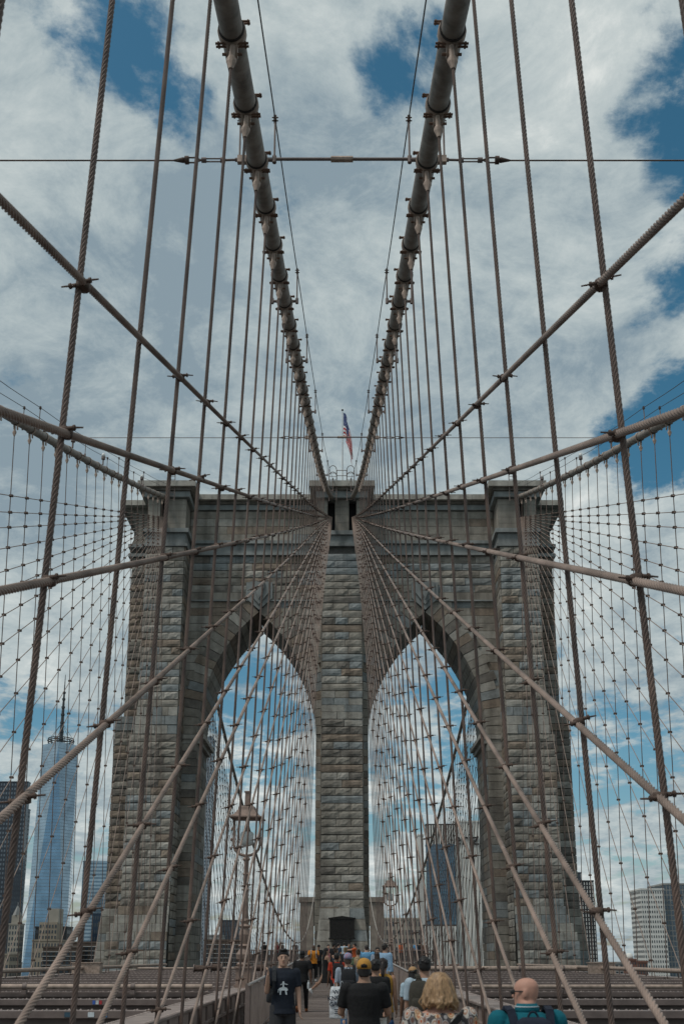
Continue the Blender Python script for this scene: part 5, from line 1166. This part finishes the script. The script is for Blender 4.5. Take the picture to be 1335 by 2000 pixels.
def slabs(label, x0, x1, ytop, Y):
    t, hw, H = block('apartment_slab', label, x0, x1, ytop, Y, 16, brown_c, None)
    n = 9; p = MB()
    for j in range(n): p.box((0, -.7, H - 2.5 - j * 3.1), (2 * hw, 1.4, .35))
    tag(p.build('balcony_slabs', mat('balcony_white', (.45, .46, .46), .7), t), kind='stuff')
    p = MB()
    for j in range(n):
        for i in range(max(4, int(hw * 2 / 4))): p.box((-hw + 2 + i * 4.0, -.05, H - 4 - j * 3.1), (2.2, .2, 1.7))
    tag(p.build('windows', PANE, t), kind='stuff')
slabs('brown balcony apartment slab low behind the left pier', 84, 150, 1852, 760)
slabs('taller brown balcony apartment slab against the left pier', 132, 205, 1842, 780)
slabs('brown balcony apartment slab low in the left arch', 398, 482, 1838, 760)
tt, hw, H = block('rippled_tower', 'slim silver rippled tower showing beside the inner face of the left pier', 372, 402, 1440, 1300, 30, mat('rippled_steel', (.36, .40, .44), .35, metal=.5, vary=.3, scale=.1, stretch=(1, 1, .15)), (6, 70, .4, .5), glassm('rip', (.12, .16, .2), .2, .4))
block('office_block', 'dark glass box standing alone in the left arch', 432, 466, 1799, 1100, 40, glassm('box', (.05, .06, .075), .25, .3), (12, 14, .8, .8), glassm('box2', (.075, .09, .11), .2, .4))
block('low_block', 'grey low block in the left arch beside the dark box', 400, 432, 1828, 1000, 30, greyc, (6, 5, .6, .4))
# right arch: slab tower with glass section and sign
ribm = mat('tower_marble', (.66, .65, .61), .6, vary=.12, scale=.05)
tt, hw, H = block('slab_tower', 'tall pale windowless slab tower with dark sign in the right arch', 893, 965, 1606, 800, 45, ribm)
p = MB(); k = 0
for i in range(9): p.box((-hw + (i + .5) * 2 * hw / 9, -.25, H / 2), (.5, .5, H))
p.build('ribs', ribm, tt)
textmesh('verizon', 13.5, tt, (-1.0, -.7, zpx(1650, 800) - CG), mat('sign_dark', (.02, .02, .022), .5), ext=.2)
tt, hw, H = block('glass_tower', 'blue-grey glass fronted tower joined to the pale slab in the right arch', 836, 892, 1652, 798, 6, glassm('slate', (.10, .16, .21), .18, .6), (9, 22, .86, .78), glassm('slate2', (.13, .20, .26), .12, .7), ybot=1806)
t2, hw2, H2 = block('tower_base', 'pale columned base below the glass fronted tower in the right arch', 828, 892, 1809, 797, 6, mat('base_dark', (.06, .06, .06), .7))
p = MB()
for i in range(11): p.box((-hw2 + (i + .5) * 2 * hw2 / 11, -.8, H2 / 2), (1.5, 1.6, H2))
p.build('columns', ribm, t2); bpy.context.view_layer.update(); absorb(tt, t2, ['podium', 'podium_cornice', 'columns'])
t2, hw2, H2 = block('tower_crown', 'pale ribbed penthouse on top of the glass fronted tower', 836, 896, 1612, 800, 6, mat('base_dark', ()), ybot=1651)
p = MB()
for i in range(12): p.box((-hw2 + (i + .5) * 2 * hw2 / 12, -.5, H2 / 2), (1.0, 1.0, H2))
p.build('fins', ribm, t2); absorb(tt, t2, ['crown', 'crown_cornice', 'fins'])
block('slab_pier', 'narrow pale shaft on the left flank of the glass fronted tower', 820, 831, 1632, 802, 20, ribm, None)
block('office_block', 'beige windowed old office block low in the right arch', 752, 822, 1796, 720, 30, lime, (11, 11, .45, .55))
# right of the right pier
block('office_tower', 'dark tower with white vertical window slots right of the right pier', 1108, 1166, 1722, 900, 30, mat('slot_dark', (.03, .032, .035), .5), (11, 30, .3, .72), mat('slot_white', (.62, .62, .6), .6))
block('office_tower', 'dark blue tower edge behind the slotted tower', 1100, 1142, 1706, 950, 30, GL_D, (6, 30, .7, .6))
tt, hw, H = block('office_tower', 'white office tower with small square windows at the far right', 1258, 1304, 1738, 800, 30, white_c, (10, 24, .4, .5))
block('office_tower', 'grey glass tower joined to the white one at the right edge', 1303, 1380, 1728, 805, 40, greyc, (12, 24, .7, .75), glassm('edge', (.10, .13, .16), .2, .4))
tt, hw, H = block('domed_house', 'small brick house with white dome low on the right horizon', 1222, 1240, 1876, 700, 10, brick_, (4, 10, .4, .4))
p = MB(); p.lathe([(0, 2.6), (1.5, 2.8), (3, 2.2), (3.8, .8)], (0, 5, H + 1), 12, True); p.build('dome', white_c, tt)
for i, (x0, x1, yt, Y) in enumerate(((-40, 20, 1866, 700), (205, 260, 1850, 700), (1170, 1224, 1882, 720), (1240, 1262, 1880, 740), (470, 540, 1868, 720), (540, 600, 1866, 730), (735, 760, 1862, 710), (1060, 1125, 1862, 740))):
    block('low_block', f'plain low riverside block, {ordn(i + 1)} of the low row counted as built outward' if 0 else ('low riverside block at the far left edge', 'low riverside block hidden behind the left pier', 'low grey block right of the slotted tower', 'low grey block left of the white tower', 'low block behind the lamp post in the left arch', 'low block beside the centre pier in the left arch', 'low block beside the centre pier in the right arch', 'low block hidden behind the right pier')[i], x0, x1, yt, Y, 20, (beige_c, greyc, greyc, brick_, brown_c, greyc, lime, greyc)[i], (max(4, int((x1 - x0) / 8)), 8, .45, .5))
# the second bridge tower across the river
tf = empty('far_bridge_tower', (0, 640, CG - 4)); tag(tf, 'distant brown granite bridge tower peeking out on both sides of the centre pier', 'tower')
zt = zpx(1752, 640) - CG + 4; fs = mat('granite_far', (.25, .205, .17), .85, vary=.3, scale=.25)
for (a, c) in ((-25.5, -17.5), (-4, 4), (17.5, 25.5)): p = MB(); p.box2((a, 0, 0), (c, 14, zt - 3)); p.box2((a - .8, -1, zt - 3), (c + .8, 15, zt)); p.build('pier', fs, tf)
p = MB(); p.box2((-25, 2, zt - 17), (25, 12, zt - 1.5)); p.build('spandrel_wall', fs, tf)
